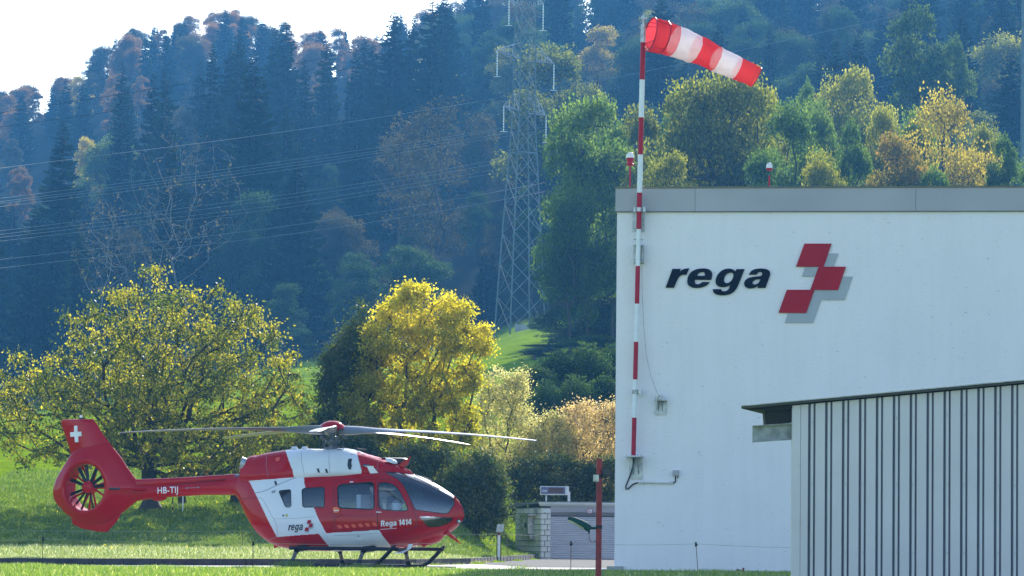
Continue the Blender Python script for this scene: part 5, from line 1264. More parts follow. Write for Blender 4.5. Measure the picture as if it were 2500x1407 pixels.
# ------------------------------------------------------------ lattice pylon with cables
LY = 418.0
base = at(1269, 812, LY); base.z = zgf(base.x, LY)
pyl = empty('pylon', base, 'tall green grey lattice power pylon on the meadow crest', 'pylon')
PR = R(24)
def leg(sx_, sy_, z):
    """leg position at height z above the base"""
    h = z
    wdt = np.interp(h, [0, 22, 30, 42], [2.05, .92, .84, .6]); lean = .0085*h
    x, y = sx_*wdt, sy_*wdt; return Vector((base.x+lean+x*math.cos(PR)-y*math.sin(PR), base.y+x*math.sin(PR)+y*math.cos(PR), base.z+h))
HT = 42.0; cn = [(-1, -1), (1, -1), (1, 1), (-1, 1)]
for c in cn:
    m = MB(); pts = [leg(*c, z) for z in (-1.0, 11, 22, 30, HT)]; m.tube(pts, [.085, .08, .07, .06, .05], 4); wparent(m.build('tower_leg', M['lattice']), pyl)
lev = [0, 3.6, 7.0, 10.2, 13.2, 16.0, 18.6, 21.0, 23.2, 25.3, 27.3, 29.3, 31.2, 33.1, 35.0, 36.8, 38.6, 40.3, 42]
for i in range(len(lev)-1):
    for q in range(4):
        c0, c1 = cn[q], cn[(q+1) % 4]; a, b = leg(*c0, lev[i]), leg(*c1, lev[i+1]); c_, d_ = leg(*c1, lev[i]), leg(*c0, lev[i+1])
        m = MB(); m.bar(a, b, .055); m.bar(c_, d_, .055)
        if i in (5, 11, 16): m.bar(d_, b, .09)
        wparent(m.build('brace', M['lattice_bright' if q == 0 else 'lattice']), pyl)
def lz(y): return at(1269, y, LY).z-base.z
arms = []
for (yl, xl, xr, yr, zc) in ((252, 1230, 1333, 288, 262), (117, 1214, 1352, 161, 135), (-8, 1243, 1326, 16, 5)):
    z = lz(zc)
    for s_, px, py in ((-1, xl, yl), (1, xr, yr)):
        tipd = 3.0 if yl != 117 else 4.0
        # arm direction runs along the rotated cross axis
        ctr = (leg(-1, -1, z)+leg(1, 1, z))/2; tip = at(px, py, LY-(7.5 if False else 0)); tip = Vector((tip.x, LY+s_*-2.0, tip.z))
        m = MB(); roots = [leg(s_, -1, z-.5), leg(s_, 1, z-.5)]; tops = [leg(s_, -1, z+1.2), leg(s_, 1, z+1.2)]
        for r_ in roots+tops: m.bar(r_, tip, .10)
        for t in (.33, .66):
            pr = [r_.lerp(tip, t) for r_ in roots+tops]; m.bar(pr[0], pr[1], .05); m.bar(pr[0], pr[2], .05); m.bar(pr[1], pr[3], .05)
        m.bar(roots[0], roots[0].lerp(tip, .33), .05); m.bar(roots[0], tops[0].lerp(tip, .33), .05)
        wparent(m.build('crossarm', M['galv']), pyl); arms.append(tip)
        m = MB(); L_ = 2.6
        for j in range(9):
            z0 = tip-Vector((0, 0, .2+j*L_/9)); m.tube([z0, z0-Vector((0, 0, L_/9*.55))], .075, 6)
        m.tube([tip, tip-Vector((0, 0, L_+.2))], .03, 5); m.bar(tip-Vector((-.35, 0, L_+.2)), tip-Vector((.35, 0, L_+.2)), .06)
        wparent(m.build('insulator', M['white']), pyl)
tt_ = leg(0, 0, HT+6)
# footing
m = MB(); m.box((base.x+.3, base.y-2.6, base.z+.1), (1.6, .9, .8)); wparent(m.build('footing', M['concrete']), pyl)
M['cable'] = paint('conductor_pale', (.20, .23, .25), .8, 0, spec=.05); M['cable_dark'] = paint('conductor_dark', (.012, .014, .018), .9, spec=0)
CG = 'power line conductors left of the pylon'
def cab_(pts, ya, yb, lab, r=.020, mat='cable'):
    n = len(pts); q = [at(x, y, ya+(yb-ya)*i/(n-1)) for i, (x, y) in enumerate(pts)]
    Q = []; 
    for i in range(n-1):
        for k in range(6): 
            t = k/6; p0 = q[max(i-1, 0)]; p1 = q[i]; p2 = q[i+1]; p3 = q[min(i+2, n-1)]
            Q.append(.5*((2*p1)+(p2-p0)*t+(2*p0-5*p1+4*p2-p3)*t*t+(3*p1-p0-3*p2+p3)*t**3))
    Q.append(q[-1]); m = MB(); m.tube(Q, r, 4); o = m.build('power_cable', M[mat], smooth=True); tag(o, lab, 'cable', CG)
cab_([(-60, 419), (0, 411), (318, 371), (600, 335), (900, 291), (1209, 241), (1560, 178), (1800, 125), (2170, 43), (2420, -20)], 330, 520, 'single pale cable highest of those crossing the dark forest to the lower crossarm')
for dy, nm in ((0, 'upper wire of the upper pale cable pair left of the pylon'), (8, 'lower wire of the upper pale cable pair left of the pylon')):
    cab_([(-60, 492+dy), (77, 475+dy), (400, 434+dy), (700, 392+dy), (1000, 349+dy), (1228, 312+dy*.3)], 340, LY, nm, .014)
for dy, nm in ((0, 'upper wire of the second pale cable pair from the top'), (8, 'lower wire of the second pale cable pair from the top')):
    cab_([(-60, 503+dy), (77, 488+dy), (400, 448+dy), (700, 407+dy), (1000, 362+dy), (1333, 310+dy)], 340, LY, nm, .014)
for dy, nm in ((0, 'upper wire of the third pale cable pair over the forest'), (9, 'lower wire of the third pale cable pair over the forest')):
    cab_([(-60, 572+dy), (0, 564+dy), (350, 521+dy), (700, 475+dy), (1000, 429+dy), (1237, 386+dy)], 340, 440, nm, .014)
for dy, nm in ((0, 'upper wire of the fourth pale cable pair over the forest'), (9, 'lower wire of the fourth pale cable pair over the forest')):
    cab_([(-60, 587+dy), (0, 580+dy), (350, 540+dy), (700, 498+dy), (1000, 450+dy), (1320, 395+dy)], 340, 440, nm, .014)
cab_([(-60, 643), (0, 634), (350, 595), (700, 552), (1000, 506), (1237, 464), (1330, 446)], 340, 440, 'second lowest pale cable crossing just above the round tree', .016)
cab_([(-60, 663), (0, 655), (350, 615), (700, 573), (1000, 528), (1237, 486), (1330, 468)], 340, 440, 'lowest pale cable crossing just above the round tree', .016)
cab_([(-60, 284), (0, 276), (341, 223), (600, 178), (760, 148), (1000, 96)], 330, 430, 'upper dark cable crossing the autumn trees at top left', .024, 'cable_dark')
cab_([(-60, 320), (0, 311), (300, 268), (590, 218), (760, 186), (1000, 140)], 330, 430, 'lower dark cable crossing the spruces at top left', .022, 'cable_dark')
CG = 'power line conductors right of the windsock'
cab_([(1340, 348), (1600, 330), (1900, 290), (2130, 192), (2480, 110)], 420, 430, 'faint cable rising to the steel mast at upper right', .012)
cab_([(2140, 215), (2300, 175), (2480, 130)], 425, 430, 'second faint cable rising to the steel mast at upper right', .012)
cab_([(2190, 265), (2330, 230), (2490, 190)], 425, 430, 'faint cable reaching the lower arm of the steel mast', .012)
# steel mast at the right frame edge
mb_ = at(2496, 800, 430.0); mb_.z = zgf(mb_.x, 430.0)
ms = empty('steel_mast', mb_, 'grey steel power mast at the far right edge', 'mast')
m = MB(); m.tube([mb_-Vector((0, 0, .5)), at(2500, -60, 430)], [.4, .22], 12); wparent(m.build('shaft', M['lattice'], smooth=True), ms)
for y, x0 in ((80, 2476), (165, 2484), (-8, 2478)):
    m = MB(); m.prism([at(x0, y+2, 430), at(2497, y+14, 430), at(2497, y+8, 430), at(x0, y, 430)], (0, .3, 0)); wparent(m.build('crossarm', M['black']), ms)
    m = MB(); m.tube([at(x0+5, y+3, 430), at(x0+5, y+26, 430)], .07, 5); wparent(m.build('insulator', M['dash']), ms)
# ------------------------------------------------------------ foliage builders
def leaf_quads(C, size, rs, droop=0.0, asp=.6):
    """kite shaped leaves at points C, each with its own direction"""
    n = len(C); d = rs.normal(size=(n, 3)); d[:, 2] -= droop; d /= np.linalg.norm(d, axis=1, keepdims=True)
    r = rs.normal(size=(n, 3)); s_ = np.cross(d, r); s_ /= np.linalg.norm(s_, axis=1, keepdims=True)
    L_ = (np.asarray(size)*rs.uniform(.65, 1.3, n))[:, None]
    V = np.stack([C, C+d*L_*.5+s_*L_*asp/2, C+d*L_, C+d*L_*.5-s_*L_*asp/2], 1).reshape(-1, 3)
    return V, np.arange(n*4).reshape(-1, 4)
def grow(base, fork, P, rs, penal=.35, trunks=None, order_pow=1.0):
    """connect points P into a branching skeleton; returns nodes, parents"""
    nodes = [np.array(base, float), np.array(fork, float)]; par = [-1, 0]
    mid = [i for i in range(1)]
    f = np.array(fork, float); o = np.argsort(np.linalg.norm(P-f, axis=1)*rs.uniform(.85, 1.15, len(P)))
    N = np.zeros((len(P)*2+4, 3)); N[0] = nodes[0]; N[1] = nodes[1]; pl = np.zeros(len(N)); pl[1] = 0; pr = np.full(len(N), -1); pr[1] = 0; n = 2; pl[0] = 3
    for i in o:
        p = P[i]; dd = np.linalg.norm(N[:n]-p, axis=1); up = np.maximum(0, N[:n, 2]-p[2])*.6; c = dd+penal*pl[:n]+up; c[0] += 50; j = int(np.argmin(c))
        if dd[j] > 1.1:   # intermediate kink
            q = (N[j]+p)/2+rs.normal(0, .06, 3)*dd[j]+np.array([0, 0, -.03*dd[j]]); N[n] = q; pr[n] = j; pl[n] = pl[j]+dd[j]/2; n += 1; N[n] = p; pr[n] = n-1; pl[n] = pl[n-1]+dd[j]/2; n += 1
        else:
            N[n] = p; pr[n] = j; pl[n] = pl[j]+dd[j]; n += 1
    return N[:n], pr[:n]
def skel_radii(N, pr, r0, ex=2.2):
    n = len(N); a = np.zeros(n); ch = np.zeros(n, int)
    for i in range(n):
        if pr[i] >= 0: ch[pr[i]] += 1
    for i in range(n-1, -1, -1):
        if ch[i] == 0: a[i] = r0**ex
        if pr[i] >= 0: a[pr[i]] += a[i]
    return a**(1/ex), ch
def skel_mesh(N, pr, rad, name, mat, seg=6, rmin=.0, flare=None):
    V = []; F = []; b = 0
    for i in range(len(N)):
        j = pr[i]
        if j < 0 or rad[i] < rmin: continue
        p, q = N[j], N[i]; t = q-p; L_ = np.linalg.norm(t)
        if L_ < 1e-4: continue
        t = t/L_; u = np.cross(t, [0.3, 1, .2]); u /= np.linalg.norm(u); v = np.cross(t, u); ra = min(rad[j], rad[i]*1.25); rb = rad[i]
        if j == 0 and flare:
            w_ = rad[i]; q0 = p+(q-p)*.22; an = np.arange(12)*2*np.pi/12; ci, si = np.cos(an)[:, None], np.sin(an)[:, None]; lob = (1+.18*np.sin(an*4))[:, None]
            V.append(p+(u*ci+v*si)*w_*flare*lob); V.append(p+(q0-p)*.45+(u*ci+v*si)*w_*(1+(flare-1)*.35)*(1+.08*np.sin(an*4))[:, None]); V.append(q0+(u*ci+v*si)*w_*1.08); V.append(q+(u*ci+v*si)*w_)
            for e_ in range(3):
                for k in range(12): F.append((b+e_*12+k, b+e_*12+(k+1) % 12, b+(e_+1)*12+(k+1) % 12, b+(e_+1)*12+k))
            b += 48; continue
        sg = seg if rb > .04 else 4
        an = np.arange(sg)*2*np.pi/sg; ci, si = np.cos(an)[:, None], np.sin(an)[:, None]
        V.append(p+u*ci*ra+v*si*ra); V.append(q+u*ci*rb+v*si*rb)
        for k in range(sg): F.append((b+k, b+(k+1) % sg, b+sg+(k+1) % sg, b+sg+k))
        b += 2*sg
    return fast_mesh(name, np.concatenate(V), np.array(F), mat, smooth=True)
def sample_poly(poly, n, rs, dens=None):
    P = np.array(poly, float); lo, hi = P.min(0), P.max(0); out = []
    while len(out) < n:
        q = rs.uniform(lo, hi, (n*3, 2)); k = inpoly(q, poly)
        if dens is not None: k &= rs.uniform(0, 1, len(q)) < dens(q)
        out += list(q[k])
    return np.array(out[:n])
def rowspan(poly, y):
    xs = []
    for i in range(len(poly)):
        (x0, y0), (x1, y1) = poly[i-1], poly[i]
        if (y0 > y) != (y1 > y): xs.append(x0+(y-y0)*(x1-x0)/(y1-y0))
    return (min(xs), max(xs)) if len(xs) >= 2 else (0, 1)
def traced_points(poly, n, Y, rs, depth=.75, dens=None):
    q = sample_poly(poly, n, rs, dens); out = []
    for x, y in q:
        a, b = rowspan(poly, y); m_ = (a+b)/2; h = max(4, (b-a)/2); rel = min(1, abs(x-m_)/h); dm = h/FPX*Y*depth*math.sqrt(max(0.02, 1-rel**2))
        out.append(at(x, y, Y+rs.uniform(-1, 1)**1*dm))
    return np.array([tuple(p) for p in out])
def traced_tree(name, poly, Y, base_px, fork_px, label, cat, nbr, nleaf, lsize, mat, seed, group=None, r0=.008, spread=.28, depth=.75, dens=None, droop=.3, penal=.35, trunk_mat=None, thin=0, flare=1.6, shade=None):
    rs = np.random.RandomState(seed); P = traced_points(poly, nbr, Y, rs, depth, dens)
    b = at(*base_px, Y); b.z = zgf(b.x, Y); f = at(*fork_px, Y)
    N, pr = grow((b.x, Y, b.z-.1), (f.x, Y, f.z), P, rs, penal); rad, ch = skel_radii(N, pr, r0)
    t = empty(name, (b.x, Y, b.z), label, cat, group)
    off = np.array([b.x, Y, b.z])
    link('trunk', skel_mesh(N-off, pr, rad, 'trunk', trunk_mat or M['bark'], flare=flare), t)
    tips = np.where(rad < r0*3.2)[0]; k = rs.choice(tips, nleaf); sg = spread*rs.uniform(.3, 1.1, nleaf)[:, None]
    C = N[k]+rs.normal(size=(nleaf, 3))*sg*[1, 1, .8]-np.array([0, 0, .05])
    V, F = leaf_quads(C-off, lsize, rs, droop); rv = rs.uniform(0, 1, nleaf)*.5+.5*rs.uniform(0, 1, len(N))[k]
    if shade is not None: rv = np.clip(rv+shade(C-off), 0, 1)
    link('foliage', fast_mesh('foliage', V, F, mat, rv), t); return t

# ---- leaf colours
M['lf_cherry'] = leafmat('cherry_leaves', [(0, (.03, .055, .008)), (.35, (.10, .12, .012)), (.65, (.28, .245, .018)), (.92, (.48, .38, .025)), (1, (.36, .18, .035))], trans=.6, gloss=.04, rough=.35, tint=1.9)
M['lf_yellow'] = leafmat('yellow_leaves', [(0, (.13, .15, .01)), (.3, (.28, .26, .012)), (.7, (.50, .42, .018)), (1, (.68, .55, .06))], trans=.62, gloss=.03)
M['lf_bush'] = leafmat('dark_bush_leaves', [(0, (.022, .045, .009)), (.6, (.06, .095, .014)), (.9, (.12, .12, .015)), (1, (.32, .27, .02))], trans=.4, gloss=.06)
M['lf_pale'] = leafmat('pale_shrub_leaves', [(0, (.16, .16, .05)), (.35, (.34, .32, .11)), (.75, (.60, .53, .24)), (1, (.75, .66, .40))], trans=.6, gloss=.08)
M['lf_rusty'] = leafmat('rusty_shrub_leaves', [(0, (.16, .15, .06)), (.4, (.36, .28, .12)), (.75, (.60, .42, .22)), (1, (.72, .55, .36))], trans=.6, gloss=.08)
# ---- big tree behind the tail
CH = [(-30, 1110), (-80, 1030), (-60, 930), (0, 895), (50, 860), (90, 880), (140, 870), (150, 760), (180, 735), (235, 710), (290, 690), (320, 640), (345, 598), (385, 612), (415, 650), (450, 655), (480, 640), (530, 650), (545, 690), (560, 725), (610, 735), (650, 760), (690, 830), (738, 880), (730, 930), (760, 990), (745, 1050), (705, 1110), (660, 1150), (560, 1180), (480, 1165), (420, 1180), (360, 1150), (250, 1130), (120, 1110), (60, 1130)]
def ch_d(q):
    r_ = .5+.5*np.sin(q[:, 0]*.045+1.3*np.sin(q[:, 1]*.03))*np.sin(q[:, 1]*.05+q[:, 0]*.012)
    return np.clip(.08+1.0*(q[:, 1]-640)/300, .07, 1)*np.where(q[:, 1] < 900, np.clip(r_*1.8, .12, 1), 1)*(.28+.72*np.exp(-((q[:, 0]-400)/230)**2))
traced_tree('cherry_tree', CH, 140.0, (368, 1250), (362, 1120), 'big spreading tree with thinning yellow green leaves behind the helicopter tail', 'tree', 900, 62000, .115, M['lf_cherry'], 21, r0=.017, spread=.25, depth=.9, dens=ch_d, droop=1.2, flare=2.4)
def small_trunk(px, ybase, ytop, lean, r_, lab, Y=141.5):
    b = at(px, ybase, Y); b.z = zgf(b.x, Y)-.1; t = at(px+lean, ytop, Y+.5); o = empty('tree_stem', b, lab, 'tree trunk', 'bare stems under the crown'); m = MB(); d = t-b
    m.tube([(0, 0, 0), d*.4+Vector((.03, 0, 0)), d], [r_*1.3, r_, r_*.8], 8); m.build('trunk', M['bark'], o, smooth=True)
small_trunk(446, 1245, 1040, -22, .12, 'leaning dark stem just right of the marker poles')
small_trunk(572, 1243, 1080, 2, .13, 'short straight dark stem seen below the tail boom near the cabin', 143)
# ---- yellow tree and neighbours
YT = [(880, 1180), (835, 1100), (870, 1040), (840, 985), (885, 930), (890, 870), (905, 800), (925, 765), (935, 730), (965, 735), (985, 700), (1003, 678), (1015, 700), (1045, 690), (1055, 730), (1078, 765), (1090, 725), (1130, 698), (1140, 735), (1150, 775), (1195, 800), (1188, 850), (1165, 890), (1175, 930), (1145, 960), (1165, 1010), (1150, 1070), (1130, 1150), (1090, 1200), (950, 1200)]
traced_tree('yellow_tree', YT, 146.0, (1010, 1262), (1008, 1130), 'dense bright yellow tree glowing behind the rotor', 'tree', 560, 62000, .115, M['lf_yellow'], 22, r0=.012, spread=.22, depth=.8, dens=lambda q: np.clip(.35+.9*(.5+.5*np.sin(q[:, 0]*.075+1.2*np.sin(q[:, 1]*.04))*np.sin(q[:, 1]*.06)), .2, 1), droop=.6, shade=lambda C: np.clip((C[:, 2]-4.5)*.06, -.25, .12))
DK = [(770, 1180), (740, 1120), (765, 1040), (775, 960), (785, 905), (800, 850), (815, 835), (850, 800), (872, 750), (888, 722), (905, 770), (925, 790), (935, 860), (925, 960), (900, 1060), (890, 1180)]
traced_tree('dark_shrub', DK, 147.0, (840, 1255), (840, 1180), 'dark green shrub with reddish tips left of the yellow tree', 'shrub', 380, 30000, .11, M['lf_bush'], 23, r0=.01, spread=.26, depth=.8)
HB = 'hedge shrubs behind the helicopter'
def bush(poly, Y, bx, label, nl, mat, seed, ls=.09, gr=HB, nb=260, sp_=.24, dp=.7, name='hedge_shrub'):
    yb = max(p[1] for p in poly); traced_tree(name, poly, Y, (bx, yb+10), (bx, yb-40), label, 'shrub', nb, nl, ls, mat, seed, gr, r0=.008, spread=sp_, depth=dp, droop=.1, flare=1.2)
bush([(600, 1255), (590, 1180), (615, 1120), (660, 1090), (700, 1080), (740, 1060), (770, 1090), (800, 1150), (800, 1255)], 144, 700, 'green hedge shrub behind the rear of the engine cowling', 22000, M['lf_cherry'], 41)
bush([(770, 1258), (760, 1150), (790, 1090), (850, 1060), (920, 1080), (950, 1130), (960, 1258)], 144, 860, 'dark hedge shrub hidden behind the rotor mast', 24000, M['lf_bush'], 42)
bush([(930, 1262), (920, 1160), (960, 1100), (1020, 1080), (1090, 1090), (1130, 1140), (1145, 1265)], 140, 1040, 'dark hedge shrub behind the windshield', 26000, M['lf_bush'], 43)
bush([(1090, 1285), (1085, 1190), (1115, 1125), (1165, 1095), (1205, 1120), (1228, 1170), (1230, 1285), (1180, 1295)], 138, 1165, 'dark hedge shrub between the helicopter nose and the pump house', 26000, M['lf_bush'], 44)
bush([(1250, 1270), (1240, 1150), (1290, 1120), (1360, 1110), (1420, 1130), (1450, 1180), (1460, 1270)], 153, 1350, 'dark hedge shrub directly behind the counter display', 26000, M['lf_bush'], 45)
bush([(1400, 1270), (1400, 1160), (1440, 1120), (1500, 1120), (1560, 1140), (1570, 1270)], 153, 1480, 'dark hedge shrub behind the red post', 18000, M['lf_bush'], 46)
bush([(1140, 1180), (1150, 1050), (1170, 960), (1200, 905), (1225, 885), (1245, 915), (1280, 900), (1290, 950), (1270, 990), (1310, 1010), (1320, 1080), (1300, 1180)], 156, 1225, 'pale beige feathery shrub just right of the yellow tree', 24000, M['lf_pale'], 47, .085, nb=420)
bush([(1270, 1190), (1280, 1090), (1310, 1030), (1345, 1005), (1375, 1020), (1400, 1060), (1410, 1190)], 156.5, 1340, 'low pale shrub in the middle of the hedge above the counter display', 18000, M['lf_pale'], 48, .085)
bush([(1340, 1190), (1340, 1080), (1370, 1010), (1400, 975), (1420, 990), (1440, 955), (1465, 985), (1490, 970), (1510, 990), (1550, 1010), (1560, 1190)], 157, 1440, 'rusty pink tinged shrub against the corner of the hangar', 22000, M['lf_rusty'], 49, .085, nb=420)

# fallen leaves under the trees
rs = np.random.RandomState(77); n = 2400; X = np.concatenate([rs.normal(-12, 3.2, n//2), rs.normal(-4, 3.0, n//2)]); Y = np.concatenate([rs.normal(134, 5, n//2), rs.normal(138, 4, n//2)])
k = (Y > np.interp(sx(X, Y), KS, KY)+.8); X, Y = X[k], Y[k]; V, F = leaf_quads(np.stack([X, Y, zg(X, Y)+.05], -1), .075, rs, 0)
o = link('fallen_leaves', fast_mesh('fallen_leaves', V, F, M['lf_yellow'], rs.uniform(0, 1, len(X)))); tag(o, 'yellow leaves fallen on the bank below the trees', 'fallen leaves', kind='stuff')

# ---- generic crowns, used at several sizes
def broadleaf(seed, H, Wd_, nleaf, ls, lobes=26, sparse=0.0, low=.12):
    rs = np.random.RandomState(seed); L_ = []
    for i in range(lobes):
        z = rs.uniform(low+.1, .93); prof_ = math.sin(math.pi*min(1, (z-low)/(1-low)*.86+.12))**.7; a = rs.uniform(0, 6.28); rr = prof_*rs.uniform(.35, .95)
        L_.append((math.cos(a)*rr*Wd_*.40, math.sin(a)*rr*Wd_*.40, z*H, Wd_*rs.uniform(.11, .20)))
    L_.append((0, 0, H*.88, Wd_*.16)); L_.append((0, 0, H*.6, Wd_*.25)); L_ = np.array(L_)
    wgt = L_[:, 3]**2; k = rs.choice(len(L_), nleaf, p=wgt/wgt.sum()); d = rs.normal(size=(nleaf, 3)); d /= np.linalg.norm(d, axis=1, keepdims=True); d[:, 2] = np.where(d[:, 2] < -.3, d[:, 2]*-.5, d[:, 2])
    wob = 1+.22*np.sin(d[:, 0]*5+k)*np.sin(d[:, 1]*6+k*2)+.12*np.sin(d[:, 2]*11+k)
    C = L_[k, :3]+d*(L_[k, 3]*wob*rs.uniform(.72, 1.08, nleaf)**.6)[:, None]*[1, 1, .85]
    C = C + rs.normal(0, .10, C.shape)
    if sparse > 0:
        g_ = np.sin(C[:, 0]*1.9+1)*np.sin(C[:, 1]*1.7)*np.sin(C[:, 2]*2.1)+rs.uniform(-.5, .5, nleaf); C = C[g_ > sparse-.45]; k = k[g_ > sparse-.45]
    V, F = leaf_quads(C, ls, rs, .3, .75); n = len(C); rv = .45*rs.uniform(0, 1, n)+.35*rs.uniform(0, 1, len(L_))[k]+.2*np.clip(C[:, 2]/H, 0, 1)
    cm = fast_mesh('crown', V, F, M['lf_g1'], rv)
    P = L_[:, :3]; q = P[rs.choice(len(P), 110)]+rs.normal(0, Wd_*.07, (110, 3)); P = np.concatenate([P, q])
    N, pr = grow((0, 0, -1.0), (0, 0, H*.2), P, rs, .3); rad, ch = skel_radii(N, pr, .03); tm = skel_mesh(N, pr, rad, 'trunk', M['bark'], 6)
    return cm, tm, H, Wd_
GC = lambda a, b, c, d: [(0, a), (.35, b), (.75, c), (1, d)]
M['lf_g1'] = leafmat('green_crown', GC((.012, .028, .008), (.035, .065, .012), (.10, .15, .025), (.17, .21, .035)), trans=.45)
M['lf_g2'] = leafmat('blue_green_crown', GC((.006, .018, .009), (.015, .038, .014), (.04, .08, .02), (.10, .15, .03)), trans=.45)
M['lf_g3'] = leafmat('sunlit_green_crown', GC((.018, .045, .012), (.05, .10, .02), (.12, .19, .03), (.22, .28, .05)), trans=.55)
M['lf_gy'] = leafmat('green_yellow_crown', GC((.03, .045, .008), (.08, .10, .012), (.20, .21, .025), (.36, .33, .045)), trans=.55)
M['lf_or'] = leafmat('orange_crown', GC((.05, .055, .012), (.12, .12, .018), (.25, .18, .03), (.50, .23, .08)), trans=.5)
M['lf_yb'] = leafmat('sparse_yellow_crown', GC((.09, .045, .03), (.25, .20, .03), (.45, .36, .05), (.55, .42, .08)), trans=.5)
M['lf_tan'] = leafmat('tan_crown', GC((.014, .014, .008), (.035, .034, .014), (.075, .066, .025), (.17, .13, .05)), trans=.4)
M['lf_rust'] = leafmat('rust_crown', GC((.05, .038, .018), (.12, .075, .028), (.24, .13, .045), (.38, .19, .07)), trans=.45)
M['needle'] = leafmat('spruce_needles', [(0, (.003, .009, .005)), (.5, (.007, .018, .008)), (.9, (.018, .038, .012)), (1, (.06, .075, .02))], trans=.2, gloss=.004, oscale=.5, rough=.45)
BL = [broadleaf(101, 14, 11, 30000, .21), broadleaf(102, 16, 10, 28000, .21, 30), broadleaf(103, 12, 12, 30000, .20, 32), broadleaf(104, 15, 8, 22000, .20, 22)]
BU = [broadleaf(121, 9, 11, 22000, .21, 34, low=-.12), broadleaf(122, 8, 9, 19000, .21, 30, low=-.12)]
BS = [broadleaf(111, 14, 11, 20000, .21, 34, sparse=.35), broadleaf(112, 15, 12, 18000, .20, 30, sparse=.5)]
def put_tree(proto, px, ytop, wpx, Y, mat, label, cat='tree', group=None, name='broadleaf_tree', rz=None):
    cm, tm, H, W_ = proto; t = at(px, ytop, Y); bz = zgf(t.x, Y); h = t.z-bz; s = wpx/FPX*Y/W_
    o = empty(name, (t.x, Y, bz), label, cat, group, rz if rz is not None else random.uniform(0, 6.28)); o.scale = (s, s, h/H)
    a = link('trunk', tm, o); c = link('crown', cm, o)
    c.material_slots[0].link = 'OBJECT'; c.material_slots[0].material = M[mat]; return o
CR_ = 'trees on the slope behind the hangar'
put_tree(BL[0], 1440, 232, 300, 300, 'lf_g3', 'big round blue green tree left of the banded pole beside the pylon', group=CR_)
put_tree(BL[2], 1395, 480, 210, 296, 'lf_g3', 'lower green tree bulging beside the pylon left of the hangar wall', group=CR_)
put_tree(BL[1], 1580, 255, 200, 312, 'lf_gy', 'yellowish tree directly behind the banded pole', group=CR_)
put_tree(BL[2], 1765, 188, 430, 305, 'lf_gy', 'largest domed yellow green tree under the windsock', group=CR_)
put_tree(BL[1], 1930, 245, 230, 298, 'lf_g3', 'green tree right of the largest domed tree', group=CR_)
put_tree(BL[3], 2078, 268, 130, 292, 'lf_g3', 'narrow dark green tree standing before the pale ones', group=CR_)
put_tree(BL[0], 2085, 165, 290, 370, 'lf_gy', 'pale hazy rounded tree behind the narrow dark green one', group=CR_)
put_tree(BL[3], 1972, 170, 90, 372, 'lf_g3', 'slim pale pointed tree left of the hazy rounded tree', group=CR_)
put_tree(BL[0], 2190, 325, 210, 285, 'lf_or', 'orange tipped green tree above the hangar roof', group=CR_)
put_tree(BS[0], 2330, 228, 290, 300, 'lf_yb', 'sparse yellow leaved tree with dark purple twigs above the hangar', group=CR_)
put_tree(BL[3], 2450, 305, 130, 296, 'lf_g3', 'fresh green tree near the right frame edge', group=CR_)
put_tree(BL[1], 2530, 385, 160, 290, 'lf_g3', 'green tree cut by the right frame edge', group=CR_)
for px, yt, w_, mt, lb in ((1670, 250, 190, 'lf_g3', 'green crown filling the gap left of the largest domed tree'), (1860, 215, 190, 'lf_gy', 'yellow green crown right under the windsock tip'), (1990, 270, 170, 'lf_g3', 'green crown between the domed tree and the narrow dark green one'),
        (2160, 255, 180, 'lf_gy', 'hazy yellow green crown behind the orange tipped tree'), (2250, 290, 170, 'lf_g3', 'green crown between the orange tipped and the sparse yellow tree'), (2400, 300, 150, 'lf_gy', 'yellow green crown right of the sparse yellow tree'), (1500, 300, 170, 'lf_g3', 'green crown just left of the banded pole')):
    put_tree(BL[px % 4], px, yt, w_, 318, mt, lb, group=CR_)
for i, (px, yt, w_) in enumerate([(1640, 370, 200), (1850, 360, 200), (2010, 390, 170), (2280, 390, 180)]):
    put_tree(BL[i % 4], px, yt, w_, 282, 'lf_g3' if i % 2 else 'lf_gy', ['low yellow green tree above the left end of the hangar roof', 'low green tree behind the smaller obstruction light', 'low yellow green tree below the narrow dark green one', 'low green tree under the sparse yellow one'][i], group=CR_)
CB = 'dark bushes below the pylon'
for px, yt, w_, Y_ in ((1290, 885, 150, 305), (1350, 842, 190, 325), (1475, 640, 210, 330), (1395, 930, 240, 300), (1305, 950, 170, 292), (1480, 900, 220, 298), (1390, 700, 170, 328), (1268, 915, 90, 204), (1310, 895, 130, 205), (1365, 865, 170, 207), (1432, 850, 200, 208), (1496, 850, 160, 210), (1340, 940, 150, 198), (1400, 930, 200, 199), (1485, 925, 200, 200)):
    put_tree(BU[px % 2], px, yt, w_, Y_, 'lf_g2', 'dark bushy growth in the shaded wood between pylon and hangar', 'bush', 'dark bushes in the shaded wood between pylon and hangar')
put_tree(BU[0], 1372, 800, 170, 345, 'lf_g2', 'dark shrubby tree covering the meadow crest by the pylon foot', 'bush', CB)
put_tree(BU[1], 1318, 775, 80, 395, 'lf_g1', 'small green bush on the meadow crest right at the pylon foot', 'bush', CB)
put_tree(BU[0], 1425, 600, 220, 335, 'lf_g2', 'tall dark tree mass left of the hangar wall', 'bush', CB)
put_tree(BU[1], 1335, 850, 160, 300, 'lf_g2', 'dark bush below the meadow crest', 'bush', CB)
put_tree(BU[0], 1450, 820, 230, 290, 'lf_g2', 'dark bush close to the foot of the hangar edge', 'bush', CB)

